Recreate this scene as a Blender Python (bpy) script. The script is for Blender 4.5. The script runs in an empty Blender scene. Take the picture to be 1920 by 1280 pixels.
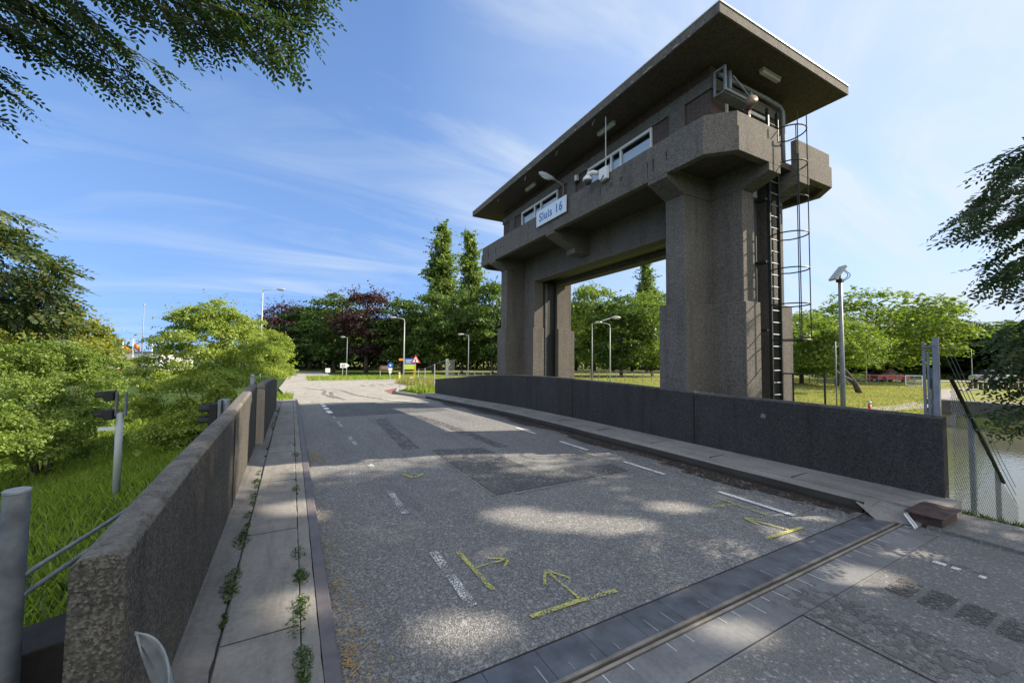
import bpy, bmesh, math, random
import numpy as np
from mathutils import Matrix, Vector
PI = math.pi
C = bpy.context.scene.collection
SC = bpy.context.scene

# ------------------------------------------------------------------ camera, sky, sun, exposure
F_PX, YAW, PIT, ROL, CAMZ = 742.74, math.radians(27.7057), math.radians(2.48685), math.radians(0.54855), 1.7
fw = np.array([math.sin(YAW)*math.cos(PIT), math.cos(YAW)*math.cos(PIT), math.sin(PIT)])
r0 = np.array([math.cos(YAW), -math.sin(YAW), 0.0]); u0 = np.cross(r0, fw)
RT = r0*math.cos(ROL)+u0*math.sin(ROL); UP = -r0*math.sin(ROL)+u0*math.cos(ROL)
cam = bpy.data.cameras.new('camera'); cam.sensor_fit = 'HORIZONTAL'; cam.sensor_width = 36.0
cam.lens = 36.0*F_PX/1920; cam.clip_start = 0.05; cam.clip_end = 3000
camo = bpy.data.objects.new('camera', cam); C.objects.link(camo)
camo.matrix_world = Matrix(((RT[0], UP[0], -fw[0], 0), (RT[1], UP[1], -fw[1], 0), (RT[2], UP[2], -fw[2], CAMZ), (0, 0, 0, 1)))
SC.camera = camo

SUN_DIR = np.array([1.0, -0.354, 0.735]); SUN_DIR /= np.linalg.norm(SUN_DIR)
SUN_EL = math.asin(SUN_DIR[2]); SUN_AZ = math.atan2(SUN_DIR[0], SUN_DIR[1])
SKY_STRENGTH, SUN_STRENGTH, EXPOSURE = 0.13, 5.0, 1.04
sun = bpy.data.lights.new('sun', 'SUN'); sun.energy = SUN_STRENGTH; sun.angle = math.radians(0.5); sun.color = (1.0, 0.875, 0.70)
suno = bpy.data.objects.new('sun', sun); C.objects.link(suno)
suno.rotation_mode = 'QUATERNION'; suno.rotation_quaternion = Vector(SUN_DIR).to_track_quat('Z', 'Y'); suno.location = (0, 0, 60)

world = bpy.data.worlds.new('World'); SC.world = world; world.use_nodes = True
wt = world.node_tree; wt.nodes.clear()
def wn(t, **k):
    n = wt.nodes.new(t)
    for a, b in k.items(): setattr(n, a, b)
    return n
def wmath(op, a, b=None):
    n = wn('ShaderNodeMath', operation=op)
    for i, v in enumerate((a, b)):
        if v is None: continue
        if isinstance(v, (int, float)): n.inputs[i].default_value = v
        else: wt.links.new(v, n.inputs[i])
    return n.outputs[0]
sky = wn('ShaderNodeTexSky', sky_type='NISHITA'); sky.sun_disc = False
sky.sun_elevation = SUN_EL; sky.sun_rotation = SUN_AZ; sky.air_density = 1.0; sky.dust_density = 0.15; sky.ozone_density = 1.6
tc = wn('ShaderNodeTexCoord'); sx = wn('ShaderNodeSeparateXYZ'); wt.links.new(tc.outputs['Generated'], sx.inputs[0])
sv = wn('ShaderNodeCombineXYZ'); wt.links.new(sx.outputs[0], sv.inputs[0]); wt.links.new(sx.outputs[1], sv.inputs[1])
wt.links.new(wmath('ADD', wmath('MULTIPLY', wmath('MAXIMUM', sx.outputs[2], 0.0), 0.50), 0.29), sv.inputs[2])
svn = wn('ShaderNodeVectorMath', operation='NORMALIZE'); wt.links.new(sv.outputs[0], svn.inputs[0]); wt.links.new(svn.outputs[0], sky.inputs[0])
zc = wmath('ADD', wmath('MAXIMUM', sx.outputs[2], 0.0), 0.22)
cx = wn('ShaderNodeCombineXYZ'); wt.links.new(wmath('DIVIDE', sx.outputs[0], zc), cx.inputs[0]); wt.links.new(wmath('DIVIDE', sx.outputs[1], zc), cx.inputs[1])
mp = wn('ShaderNodeMapping'); mp.inputs['Rotation'].default_value = (0, 0, math.radians(-32)); mp.inputs['Scale'].default_value = (0.55, 1.9, 1); mp.inputs['Location'].default_value = (2.15, 0.75, 0)
wt.links.new(cx.outputs[0], mp.inputs[0])
n1 = wn('ShaderNodeTexNoise'); n1.inputs['Scale'].default_value = 1.25; n1.inputs['Detail'].default_value = 7; n1.inputs['Roughness'].default_value = 0.58; n1.inputs['Distortion'].default_value = 0.9
wt.links.new(mp.outputs[0], n1.inputs['Vector'])
n2 = wn('ShaderNodeTexNoise'); n2.inputs['Scale'].default_value = 0.7; n2.inputs['Detail'].default_value = 2
wt.links.new(cx.outputs[0], n2.inputs['Vector'])
cr = wn('ShaderNodeValToRGB'); cr.color_ramp.elements[0].position = 0.46; cr.color_ramp.elements[1].position = 0.78
wt.links.new(n1.outputs[0], cr.inputs[0])
cr2 = wn('ShaderNodeValToRGB'); cr2.color_ramp.elements[0].position = 0.32; cr2.color_ramp.elements[1].position = 0.62
wt.links.new(n2.outputs[0], cr2.inputs[0])
# thin cirrus veil thickens towards the sun
vd = wn('ShaderNodeVectorMath', operation='DOT_PRODUCT'); wt.links.new(tc.outputs['Generated'], vd.inputs[0]); vd.inputs[1].default_value = (0.985, -0.17, 0.05)
veil = wn('ShaderNodeMapRange'); wt.links.new(vd.outputs['Value'], veil.inputs[0]); veil.inputs[1].default_value = 0.05; veil.inputs[2].default_value = 1.0; veil.inputs[3].default_value = 0.0; veil.inputs[4].default_value = 0.88
cf = wmath('MULTIPLY', wmath('MULTIPLY', cr.outputs[0], cr2.outputs[0]), 0.75)
cf = wmath('MINIMUM', wmath('ADD', cf, wmath('MULTIPLY', veil.outputs[0], wmath('ADD', wmath('MULTIPLY', n1.outputs[0], 1.7), 0.10))), 0.9)
tint = wn('ShaderNodeMix', data_type='RGBA', blend_type='MULTIPLY'); tint.inputs[0].default_value = 1.0
wt.links.new(sky.outputs[0], tint.inputs[6]); tint.inputs[7].default_value = (0.76, 0.845, 0.98, 1)
mixc = wn('ShaderNodeMix', data_type='RGBA'); wt.links.new(cf, mixc.inputs[0]); wt.links.new(tint.outputs[2], mixc.inputs[6]); mixc.inputs[7].default_value = (3.0, 3.35, 3.7, 1)
# added sky glow behind the camera, out of view, to brighten the shade
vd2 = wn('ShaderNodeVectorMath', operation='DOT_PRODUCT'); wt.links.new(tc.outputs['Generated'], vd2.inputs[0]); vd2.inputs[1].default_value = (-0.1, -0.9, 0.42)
fill_glow = wn('ShaderNodeMapRange'); wt.links.new(vd2.outputs['Value'], fill_glow.inputs[0]); fill_glow.inputs[1].default_value = 0.03; fill_glow.inputs[2].default_value = 0.55; fill_glow.inputs[3].default_value = 0.0; fill_glow.inputs[4].default_value = 0.9
mix2 = wn('ShaderNodeMix', data_type='RGBA'); wt.links.new(fill_glow.outputs[0], mix2.inputs[0]); wt.links.new(mixc.outputs[2], mix2.inputs[6]); mix2.inputs[7].default_value = (4.9, 5.1, 5.3, 1); mixc = mix2
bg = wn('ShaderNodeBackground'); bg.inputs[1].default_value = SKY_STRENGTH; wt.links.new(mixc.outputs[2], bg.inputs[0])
wo = wn('ShaderNodeOutputWorld'); wt.links.new(bg.outputs[0], wo.inputs[0])

vs = SC.view_settings; vs.view_transform = 'Standard'; vs.look = 'None'; vs.exposure = EXPOSURE; vs.gamma = 1.0; vs.use_curve_mapping = False
SC.cycles.max_bounces = 8; SC.cycles.diffuse_bounces = 4; SC.cycles.transparent_max_bounces = 16; SC.cycles.transmission_bounces = 4
SC.cycles.caustics_reflective = False; SC.cycles.caustics_refractive = False
try: SC.cycles.use_denoising = True
except Exception: pass

# ------------------------------------------------------------------ frames and small maths
TH = math.radians(1.3); CT, ST = math.cos(TH), math.sin(TH)
def rd(s, t, z=0.0): return (s*CT-t*ST, s*ST+t*CT, z)          # road frame (s across, t along) -> world
def to_road(x, y): return (x*CT+y*ST, -x*ST+y*CT)
TZ = [-30, 8, 10, 12, 14, 17, 20, 25, 32, 40, 80, 300]
ZZ = [0, 0, -.015, -.05, -.11, -.20, -.28, -.42, -.60, -.70, -.85, -1.0]
def zr(t): return float(np.interp(t, TZ, ZZ))
def at(px, py, depth):                                            # a point at a real distance in front of the camera
    d = fw*F_PX+RT*(px-960)-UP*(py-640)
    return np.array((0, 0, CAMZ))+d*depth/F_PX
def rs(a, b, x): return min(1.0, max(0.0, (x-a)/(b-a)))*1.0
def sm(a, b, x):
    v = rs(a, b, x); return v*v*(3-2*v)
def H(x, y):                                                     # lie of the land
    s, t = to_road(x, y); z0 = zr(t)
    far = sm(17, 24, t)
    if s < -0.7:
        z = z0-0.3-0.29*max(0, -1.2-s); z = max(z, -1.9)
        z = z*(1-far)+far*max(z0-0.08-0.12*max(0, -2-s), -1.3)
        z = z+(-2.3-z)*(1-sm(2.2, 4.2, t))*sm(-0.8, -1.3, s) if s < -0.8 else z
    elif s < 6.85:
        z = z0-0.35*(1-far)-0.07*far
    else:
        z = z0-0.35*(1-far)-0.07*far
        z = z+(min(-0.66, z0-.07)-z)*sm(7.0, 8.2, s)
        if s < 9.5 and t < 3.2: z = max(z, -0.05-0.29*(s-6.6)) if t > 0.6 else z
    if 7.0 < x < 38:
        lo, hi = float(np.interp(x, [7, 10, 13, 38], [1.95, 1.85, -.5, 0])), max(0.288*x, 3.3)
        k = min(sm(lo-0.5, lo+0.5, y), 1-sm(hi-0.12, hi+0.12, y))*sm(7.75, 8.1, x)*(1-sm(33.5, 34.5, x))
        z = z*(1-k)+(-3.4)*k
    return z
RNG = np.random.default_rng(7)
random.seed(7)

# ------------------------------------------------------------------ mesh helpers
class MB:
    def __init__(self): self.v = []; self.f = []
    def poly(self, pts, faces):
        b = len(self.v); self.v += [tuple(map(float, p)) for p in pts]; self.f += [tuple(i+b for i in f) for f in faces]; return self
    def box(self, x0, x1, y0, y1, z0, z1, fn=None):
        p = [(x, y, z) for z in (z0, z1) for x, y in ((x0, y0), (x1, y0), (x1, y1), (x0, y1))]
        if fn: p = [fn(*q) for q in p]
        return self.poly(p, [(3, 2, 1, 0), (4, 5, 6, 7), (0, 1, 5, 4), (1, 2, 6, 5), (2, 3, 7, 6), (3, 0, 4, 7)])
    def prism(self, poly, z0, z1, axis='z', fn=None):
        n = len(poly)
        def mk(p, w):
            a, b = p
            q = (a, b, w) if axis == 'z' else ((a, w, b) if axis == 'y' else (w, a, b))
            return fn(*q) if fn else q
        pts = [mk(p, z0) for p in poly]+[mk(p, z1) for p in poly]
        fs = [tuple(range(n-1, -1, -1)), tuple(range(n, 2*n))]+[(i, (i+1) % n, n+(i+1) % n, n+i) for i in range(n)]
        return self.poly(pts, fs)
    def tube(self, pts, r, n=8, cap=True):
        pts = [np.array(p, float) for p in pts]; m = len(pts)
        rr = r if hasattr(r, '__len__') else [r]*m
        b = len(self.v); nrm = None
        for i, p in enumerate(pts):
            d = pts[min(i+1, m-1)]-pts[max(i-1, 0)]; d = d/(np.linalg.norm(d)+1e-9)
            if nrm is None:
                a = np.array((0, 0, 1.0)) if abs(d[2]) < .9 else np.array((1.0, 0, 0)); nrm = np.cross(d, a)
            nrm = nrm-d*nrm.dot(d); nrm /= np.linalg.norm(nrm)+1e-9; bi = np.cross(d, nrm)
            for k in range(n):
                a = 2*PI*k/n; self.v.append(tuple(p+rr[i]*(math.cos(a)*nrm+math.sin(a)*bi)))
        for i in range(m-1):
            for k in range(n):
                k2 = (k+1) % n; self.f.append((b+i*n+k, b+i*n+k2, b+(i+1)*n+k2, b+(i+1)*n+k))
        if cap: self.f.append(tuple(b+k for k in range(n-1, -1, -1))); self.f.append(tuple(b+(m-1)*n+k for k in range(n)))
        return self
    def lathe(self, prof, c=(0, 0, 0), n=16):
        b = len(self.v); m = len(prof)
        for r, z in prof:
            for k in range(n):
                a = 2*PI*k/n; self.v.append((c[0]+r*math.cos(a), c[1]+r*math.sin(a), c[2]+z))
        for i in range(m-1):
            for k in range(n):
                k2 = (k+1) % n; self.f.append((b+i*n+k, b+i*n+k2, b+(i+1)*n+k2, b+(i+1)*n+k))
        self.f.append(tuple(b+k for k in range(n-1, -1, -1))); self.f.append(tuple(b+(m-1)*n+k for k in range(n)))
        return self
    def build(self, name, mat, parent=None, bevel=0.0, smooth=False, off=(0, 0, 0)):
        me = bpy.data.meshes.new(name)
        v = [(p[0]-off[0], p[1]-off[1], p[2]-off[2]) for p in self.v] if any(off) else self.v
        me.from_pydata(v, [], self.f); me.update()
        o = bpy.data.objects.new(name, me); C.objects.link(o)
        if mat: me.materials.append(mat)
        bm = bmesh.new(); bm.from_mesh(me); bmesh.ops.recalc_face_normals(bm, faces=bm.faces); bm.to_mesh(me); bm.free()
        if smooth: me.polygons.foreach_set('use_smooth', [True]*len(me.polygons))
        if bevel:
            m = o.modifiers.new('bevel', 'BEVEL'); m.width = bevel; m.segments = 2; m.limit_method = 'ANGLE'; m.angle_limit = math.radians(35)
        if parent: o.parent = parent
        return o
def np_mesh(name, V, nv, mat, parent=None, smooth=False):
    """V: (N*nv,3) vertices, each nv of them one face"""
    me = bpy.data.meshes.new(name); n = len(V)//nv
    me.vertices.add(len(V)); me.vertices.foreach_set('co', np.ascontiguousarray(V, dtype=np.float32).ravel())
    me.loops.add(n*nv); me.loops.foreach_set('vertex_index', np.arange(n*nv, dtype=np.int32))
    me.polygons.add(n); me.polygons.foreach_set('loop_start', np.arange(0, n*nv, nv, dtype=np.int32))
    me.update(calc_edges=True); me.materials.append(mat)
    o = bpy.data.objects.new(name, me); C.objects.link(o)
    if parent: o.parent = parent
    return o
def tag(o, label=None, cat=None, group=None, kind=None):
    if label: o['label'] = label
    if cat: o['category'] = cat
    if group: o['group'] = group
    if kind: o['kind'] = kind
    return o
def empty(name, loc=(0, 0, 0), label=None, cat=None, group=None, rz=0):
    o = bpy.data.objects.new(name, None); o.location = [float(a) for a in loc]; o.rotation_euler = (0, 0, rz); o.empty_display_size = .2; C.objects.link(o)
    return tag(o, label, cat, group)
def copy_tree(o, loc=None, rz=None, scale=None, label=None, parent=None):
    c = o.copy(); C.objects.link(c)
    if parent: c.parent = parent
    if loc is not None: c.location = [float(a) for a in loc]
    if rz is not None: c.rotation_euler = (0, 0, rz)
    if scale is not None: c.scale = scale if hasattr(scale, '__len__') else (scale,)*3
    if label: c['label'] = label
    for ch in list(o.children): copy_tree(ch, parent=c)
    return c

# ------------------------------------------------------------------ materials
class NT:
    def __init__(self, name):
        self.m = bpy.data.materials.new(name); self.m.use_nodes = True; self.t = self.m.node_tree; self.t.nodes.clear()
        self.out = self.n('ShaderNodeOutputMaterial'); self.tc = self.n('ShaderNodeTexCoord')
    def n(self, t, **k):
        n = self.t.nodes.new(t)
        for a, b in k.items(): setattr(n, a, b)
        return n
    def l(self, a, b): self.t.links.new(a, b)
    def put(self, inp, v):
        if isinstance(v, (int, float)): inp.default_value = v
        elif isinstance(v, (tuple, list)): inp.default_value = v if len(v) == len(inp.default_value) else (*v, 1)
        else: self.l(v, inp)
    def noise(self, scale, detail=4, rough=.55, dist=0, stretch=None, out=0):
        n = self.n('ShaderNodeTexNoise'); n.inputs['Scale'].default_value = scale; n.inputs['Detail'].default_value = detail
        n.inputs['Roughness'].default_value = rough; n.inputs['Distortion'].default_value = dist
        src = self.tc.outputs['Object']
        if stretch:
            mp = self.n('ShaderNodeMapping'); mp.inputs['Scale'].default_value = stretch; self.l(src, mp.inputs[0]); src = mp.outputs[0]
        self.l(src, n.inputs['Vector']); return n.outputs[out]
    def vor(self, scale, feat='F1', out='Color', rnd=1.0):
        n = self.n('ShaderNodeTexVoronoi', feature=feat); n.inputs['Scale'].default_value = scale; n.inputs['Randomness'].default_value = rnd
        self.l(self.tc.outputs['Object'], n.inputs['Vector']); return n.outputs[out]
    def ramp(self, fac, stops):
        n = self.n('ShaderNodeValToRGB'); e = n.color_ramp.elements
        while len(e) < len(stops): e.new(.5)
        for i, (p, c) in enumerate(stops):
            e[i].position = p; e[i].color = (c, c, c, 1) if isinstance(c, (int, float)) else (*c, 1)
        self.l(fac, n.inputs[0]); return n.outputs[0]
    def mix(self, f, a, b, mode='MIX'):
        n = self.n('ShaderNodeMix', data_type='RGBA', blend_type=mode)
        self.put(n.inputs[0], f); self.put(n.inputs[6], a); self.put(n.inputs[7], b); return n.outputs[2]
    def math(self, op, a, b=None):
        n = self.n('ShaderNodeMath', operation=op); self.put(n.inputs[0], a)
        if b is not None: self.put(n.inputs[1], b)
        return n.outputs[0]
    def pri(self, col, rough=.8, metal=0, bump=None, bs=.3, bd=.02, spec=None, **kw):
        p = self.n('ShaderNodeBsdfPrincipled'); self.put(p.inputs['Base Color'], col); self.put(p.inputs['Roughness'], rough); p.inputs['Metallic'].default_value = metal
        if spec is not None: p.inputs['Specular IOR Level'].default_value = spec
        if bump is not None:
            b = self.n('ShaderNodeBump'); b.inputs['Strength'].default_value = bs; b.inputs['Distance'].default_value = bd; self.l(bump, b.inputs['Height']); self.l(b.outputs[0], p.inputs['Normal'])
        for k, v in kw.items(): self.put(p.inputs[k], v)
        return p.outputs[0]
    def fin(self, sh): self.l(sh, self.out.inputs[0]); return self.m
def aggregate(name, dark, mid, light, scale=34, stain=(.6, .5, .4), streak=0.5, top_light=False):
    """concrete with washed-out pebbles, soft stains and run-off streaks"""
    t = NT(name)
    v = t.vor(scale); bw = t.n('ShaderNodeRGBToBW'); t.l(v, bw.inputs[0])
    c = t.ramp(bw.outputs[0], [(.18, dark), (.5, mid), (.85, light)])
    v2 = t.vor(scale*.42); b2 = t.n('ShaderNodeRGBToBW'); t.l(v2, b2.inputs[0])
    c = t.mix(.22, c, t.ramp(b2.outputs[0], [(.25, dark), (.8, light)]))
    n = t.noise(.9, 6, .6)
    c = t.mix(t.ramp(n, [(.35, 0.0), (.7, .55)]), c, t.mix(1, c, stain, 'MULTIPLY'))
    n = t.noise(1.0, 4, .6, stretch=(5.0, 5.0, .35))
    c = t.mix(t.ramp(n, [(.5, 0.0), (.72, streak)]), c, t.mix(1, c, (.52, .52, .55), 'MULTIPLY'))
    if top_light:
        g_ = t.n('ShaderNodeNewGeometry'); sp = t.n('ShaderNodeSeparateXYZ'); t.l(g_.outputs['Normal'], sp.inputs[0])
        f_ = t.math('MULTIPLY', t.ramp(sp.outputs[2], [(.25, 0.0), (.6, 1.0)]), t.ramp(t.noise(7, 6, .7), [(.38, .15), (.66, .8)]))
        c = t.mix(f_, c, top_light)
    d = t.vor(scale, out='Distance')
    return t.fin(t.pri(c, .9, bump=d, bs=.5, bd=.006, spec=.25))
M = {}
M['tower'] = aggregate('tower_concrete', (.088, .081, .074), (.134, .124, .113), (.212, .197, .180), 70, (.74, .70, .66))
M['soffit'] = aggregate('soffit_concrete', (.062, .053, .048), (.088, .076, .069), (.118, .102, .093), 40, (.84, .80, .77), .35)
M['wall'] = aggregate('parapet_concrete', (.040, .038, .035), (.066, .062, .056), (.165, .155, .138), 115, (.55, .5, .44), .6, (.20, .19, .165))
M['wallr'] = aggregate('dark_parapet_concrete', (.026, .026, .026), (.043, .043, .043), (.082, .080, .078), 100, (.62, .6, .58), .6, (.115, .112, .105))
def plain(name, col, rough=.5, metal=0, var=.12, sc=6, spec=None):
    t = NT(name); n = t.noise(sc, 5, .6)
    c = t.mix(t.ramp(n, [(.3, 0.0), (.75, 1.0)]), col, tuple(a*(1-var*2) for a in col))
    return t.fin(t.pri(c, rough, metal, spec=spec))
M['white'] = plain('white_paint', (.78, .79, .80), .4, 0, .06)
M['brick'] = None
def brickmat():
    t = NT('dark_brick'); b = t.n('ShaderNodeTexBrick'); mp = t.n('ShaderNodeMapping'); mp.inputs['Rotation'].default_value = (PI/2, 0, PI/2)
    sx_ = t.n('ShaderNodeSeparateXYZ'); t.l(t.tc.outputs['Object'], sx_.inputs[0]); cx_ = t.n('ShaderNodeCombineXYZ')
    t.l(t.math('ADD', sx_.outputs[0], sx_.outputs[1]), cx_.inputs[0]); t.l(sx_.outputs[2], cx_.inputs[1]); t.l(cx_.outputs[0], b.inputs['Vector'])
    b.inputs['Color1'].default_value = (.055, .032, .028, 1); b.inputs['Color2'].default_value = (.08, .045, .038, 1); b.inputs['Mortar'].default_value = (.14, .125, .115, 1)
    b.inputs['Scale'].default_value = 1; b.inputs['Brick Width'].default_value = .21; b.inputs['Row Height'].default_value = .052; b.inputs['Mortar Size'].default_value = .006
    return t.fin(t.pri(b.outputs[0], .85, bump=b.outputs['Fac'], bs=-.4, bd=.01))
M['brick'] = brickmat()
def asphaltmat(name, d, m, l, sc=70, patch=True, pale=1.0):
    t = NT(name)
    v = t.vor(sc); bw = t.n('ShaderNodeRGBToBW'); t.l(v, bw.inputs[0])
    c = t.ramp(bw.outputs[0], [(.2, d), (.55, m), (.86, l)])
    w = t.vor(sc*.45); b2 = t.n('ShaderNodeRGBToBW'); t.l(w, b2.inputs[0])
    c = t.mix(t.ramp(b2.outputs[0], [(.78, 0.0), (.86, .55)]), c, (.36, .36, .34))
    if patch:
        n = t.noise(.55, 6, .6, .4)
        c = t.mix(t.ramp(n, [(.38, 0.0), (.68, .6)]), c, t.mix(1, c, (1.25*pale, 1.23*pale, 1.19*pale), 'MULTIPLY'))
        n = t.noise(1.3, 5, .62, .3, stretch=(1.6, .22, 1))
        c = t.mix(t.ramp(n, [(.5, 0.0), (.72, .55)]), c, t.mix(1, c, (.62, .62, .64), 'MULTIPLY'))
        n = t.noise(2.2, 8, .7)
        c = t.mix(t.ramp(n, [(.58, 0.0), (.75, .5)]), c, t.mix(1, c, (1.35, 1.33, 1.28), 'MULTIPLY'))
    return t.fin(t.pri(c, .86, bump=t.vor(sc, out='Distance'), bs=.6, bd=.008, spec=.3))
M['asphalt'] = asphaltmat('asphalt', (.100, .102, .104), (.158, .159, .160), (.27, .268, .262), 105)
M['asphalt_dark'] = asphaltmat('dark_asphalt', (.060, .062, .065), (.092, .094, .098), (.15, .152, .155), 90, True, .9)
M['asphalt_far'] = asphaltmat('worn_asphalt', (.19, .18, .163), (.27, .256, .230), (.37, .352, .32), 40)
M['deck'] = asphaltmat('deck_surface', (.115, .116, .117), (.150, .151, .152), (.205, .204, .202), 130)
def slabmat(name, a, b, cracks=True):
    t = NT(name); n = t.noise(1.1, 7, .62); c = t.mix(t.ramp(n, [(.3, 0.0), (.72, 1.0)]), a, b)
    n2 = t.noise(30, 5, .7); c = t.mix(t.ramp(n2, [(.4, 0.0), (.75, .5)]), c, t.mix(1, c, (.5, .5, .5), 'MULTIPLY'))
    n4 = t.noise(1.2, 6, .65, .4, stretch=(7, .8, 1)); c = t.mix(t.ramp(n4, [(.48, 0.0), (.68, .55)]), c, t.mix(1, c, (.58, .56, .53), 'MULTIPLY'))
    n3 = t.noise(3.5, 8, .7, .8); c = t.mix(t.ramp(n3, [(.55, 0.0), (.68, .6)]), c, t.mix(1, c, (.6, .58, .54), 'MULTIPLY'))
    return t.fin(t.pri(c, .88, bump=n2, bs=.35, bd=.01, spec=.3))
M['slab'] = slabmat('pavement_concrete', (.30, .29, .27), (.20, .192, .178))
M['rough'] = slabmat('rough_mortar', (.25, .243, .23), (.13, .125, .117))
M['darkconc'] = slabmat('grimy_concrete', (.05, .046, .042), (.022, .02, .018))
M['steelblue'] = plain('joint_steel', (.165, .175, .20), .5, .3, .32, 5)
M['galv'] = plain('galvanised_steel', (.24, .265, .285), .6, .25, .25, 14)
M['galvdull'] = plain('dull_galvanised', (.26, .29, .33), .6, .3, .18, 9)
M['grey'] = plain('grey_pole_paint', (.42, .46, .46), .5, .1, .1)
M['darkgreen'] = plain('dark_green_steel', (.012, .022, .02), .5, .2, .2)
M['black'] = plain('black_plastic', (.012, .012, .014), .6, 0, .1)
M['rubber'] = plain('dirty_rubber', (.03, .026, .023), .8, 0, .25)
def rustmat():
    t = NT('rusty_steel'); n = t.noise(9, 8, .68, .5)
    c = t.ramp(n, [(.3, (.035, .024, .024)), (.52, (.075, .050, .046)), (.74, (.13, .078, .06))]); return t.fin(t.pri(c, .75, .2, bump=n, bs=.3))
M['rust'] = rustmat()
def rustykerb():
    t = NT('kerb_steel'); n = t.noise(5, 8, .68, .5)
    c = t.ramp(n, [(.35, (.115, .106, .108)), (.55, (.155, .138, .138)), (.66, (.20, .155, .13)), (.76, (.28, .18, .10))]); return t.fin(t.pri(c, .6, .3, bump=n, bs=.2))
M['kerbsteel'] = rustykerb()
def paint(name, col, cover, sc=70, rough=.7):
    t = NT(name); n = t.noise(sc, 3, .6); n2 = t.noise(6, 4, .6)
    f = t.math('ADD', t.math('MULTIPLY', n, .75), t.math('MULTIPLY', n2, .35))
    th = .55+(cover-.5)*.34; a = t.ramp(f, [(th-.025, 1.0), (th+.03, 0.0)]) if cover < 1 else None
    v = t.vor(60); bw = t.n('ShaderNodeRGBToBW'); t.l(v, bw.inputs[0])
    c = t.mix(.35, col, t.mix(1, t.ramp(bw.outputs[0], [(.2, .55), (.8, 1.0)]), col, 'MULTIPLY'))
    p = t.pri(c, rough)
    if a is None: return t.fin(p)
    tr = t.n('ShaderNodeBsdfTransparent'); mx = t.n('ShaderNodeMixShader'); t.l(a, mx.inputs[0]); t.l(tr.outputs[0], mx.inputs[1]); t.l(p, mx.inputs[2])
    return t.fin(mx.outputs[0])
M['line'] = paint('white_line_paint', (.66, .67, .66), .72)
M['linenew'] = paint('fresh_line_paint', (.80, .81, .80), .95, 40)
M['lineworn'] = paint('worn_line_paint', (.70, .72, .71), .38, 75)
M['spray'] = paint('yellow_spray', (.55, .53, .13), .54, 85)
M['sprayfaint'] = paint('faint_yellow_spray', (.50, .48, .10), .46, 55)
M['pale'] = paint('pale_scuff', (.26, .255, .24), .45, 25)
M['dust'] = paint('ochre_debris', (.36, .24, .09), .36, 80)
M['litter'] = paint('dark_leaf_litter', (.035, .027, .02), .55, 25)
M['skid'] = paint('skid_rubber', (.11, .109, .108), .44, 14)
M['stencil'] = paint('dark_deck_stain', (.075, .07, .066), .52, 40)
M['red'] = plain('red_paint', (.55, .04, .025), .4); M['blue'] = plain('blue_sign_face', (.02, .12, .5), .4)
M['yellow'] = plain('yellow_sign_face', (.75, .5, .03), .4); M['orange'] = plain('orange_flag', (.8, .25, .03), .7)
M['signboard'] = plain('sign_board', (.66, .74, .82), .35, 0, .05); M['letter'] = plain('blue_lettering', (.05, .15, .45), .4, 0, .02)
M['lamp'] = plain('lamp_housing', (.45, .46, .45), .4, .1, .1); M['lens'] = plain('lamp_lens', (.55, .55, .52), .25, 0, .1)
M['brown'] = plain('brown_board', (.16, .06, .04), .5); M['carred'] = plain('red_car_paint', (.5, .05, .06), .25); M['carsilver'] = plain('silver_car_paint', (.62, .63, .65), .28, .3)
M['carglass'] = plain('car_glass', (.02, .025, .03), .1); M['tyre'] = plain('tyre_rubber', (.02, .02, .02), .8)
M['blind'] = plain('window_blind', (.86, .85, .92), .8, 0, .03); M['dark'] = plain('dark_interior', (.012, .012, .013), .9, 0, .1)
M['horn'] = plain('weathered_horn', (.22, .15, .115), .5, 0, .15)
def glassmat():
    t = NT('window_glass'); g = t.n('ShaderNodeBsdfGlossy'); g.inputs['Roughness'].default_value = .03; g.inputs[0].default_value = (.8, .85, .9, 1)
    tr = t.n('ShaderNodeBsdfTransparent'); tr.inputs[0].default_value = (.92, .94, .94, 1); fr = t.n('ShaderNodeValue'); fr.outputs[0].default_value = .07
    mx = t.n('ShaderNodeMixShader'); t.l(t.math('ADD', fr.outputs[0], .03), mx.inputs[0]); t.l(tr.outputs[0], mx.inputs[1]); t.l(g.outputs[0], mx.inputs[2]); return t.fin(mx.outputs[0])
M['glass'] = glassmat()
def leafmat(name, a, b, trans=.45, odd=None, gloss=.08):
    t = NT(name); g = t.n('ShaderNodeNewGeometry')
    c = t.ramp(g.outputs['Random Per Island'], [(0, a), (.6, tuple((x+y)/2 for x, y in zip(a, b))), (1, b)] if not odd else [(0, a), (.7, b), (.9, b), (1, odd)])
    n = t.noise(.9, 2); c = t.mix(t.ramp(n, [(.35, 0.0), (.7, .5)]), c, t.mix(1, c, (.72, .8, .7), 'MULTIPLY'))
    d = t.n('ShaderNodeBsdfDiffuse'); t.l(c, d.inputs[0]); tl = t.n('ShaderNodeBsdfTranslucent')
    t.l(t.mix(1, c, (1.25, 1.25, .7), 'MULTIPLY'), tl.inputs[0]); mx = t.n('ShaderNodeMixShader'); mx.inputs[0].default_value = trans
    t.l(d.outputs[0], mx.inputs[1]); t.l(tl.outputs[0], mx.inputs[2])
    gl = t.n('ShaderNodeBsdfGlossy'); gl.inputs['Roughness'].default_value = .5; m2 = t.n('ShaderNodeMixShader'); m2.inputs[0].default_value = gloss
    t.l(mx.outputs[0], m2.inputs[1]); t.l(gl.outputs[0], m2.inputs[2]); return t.fin(m2.outputs[0])
M['leaf'] = leafmat('broad_leaf', (.045, .092, .016), (.13, .21, .040), .5, None, .03)
M['leafdk'] = leafmat('dark_leaf', (.020, .048, .012), (.06, .11, .024), .4, None, .03)
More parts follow.
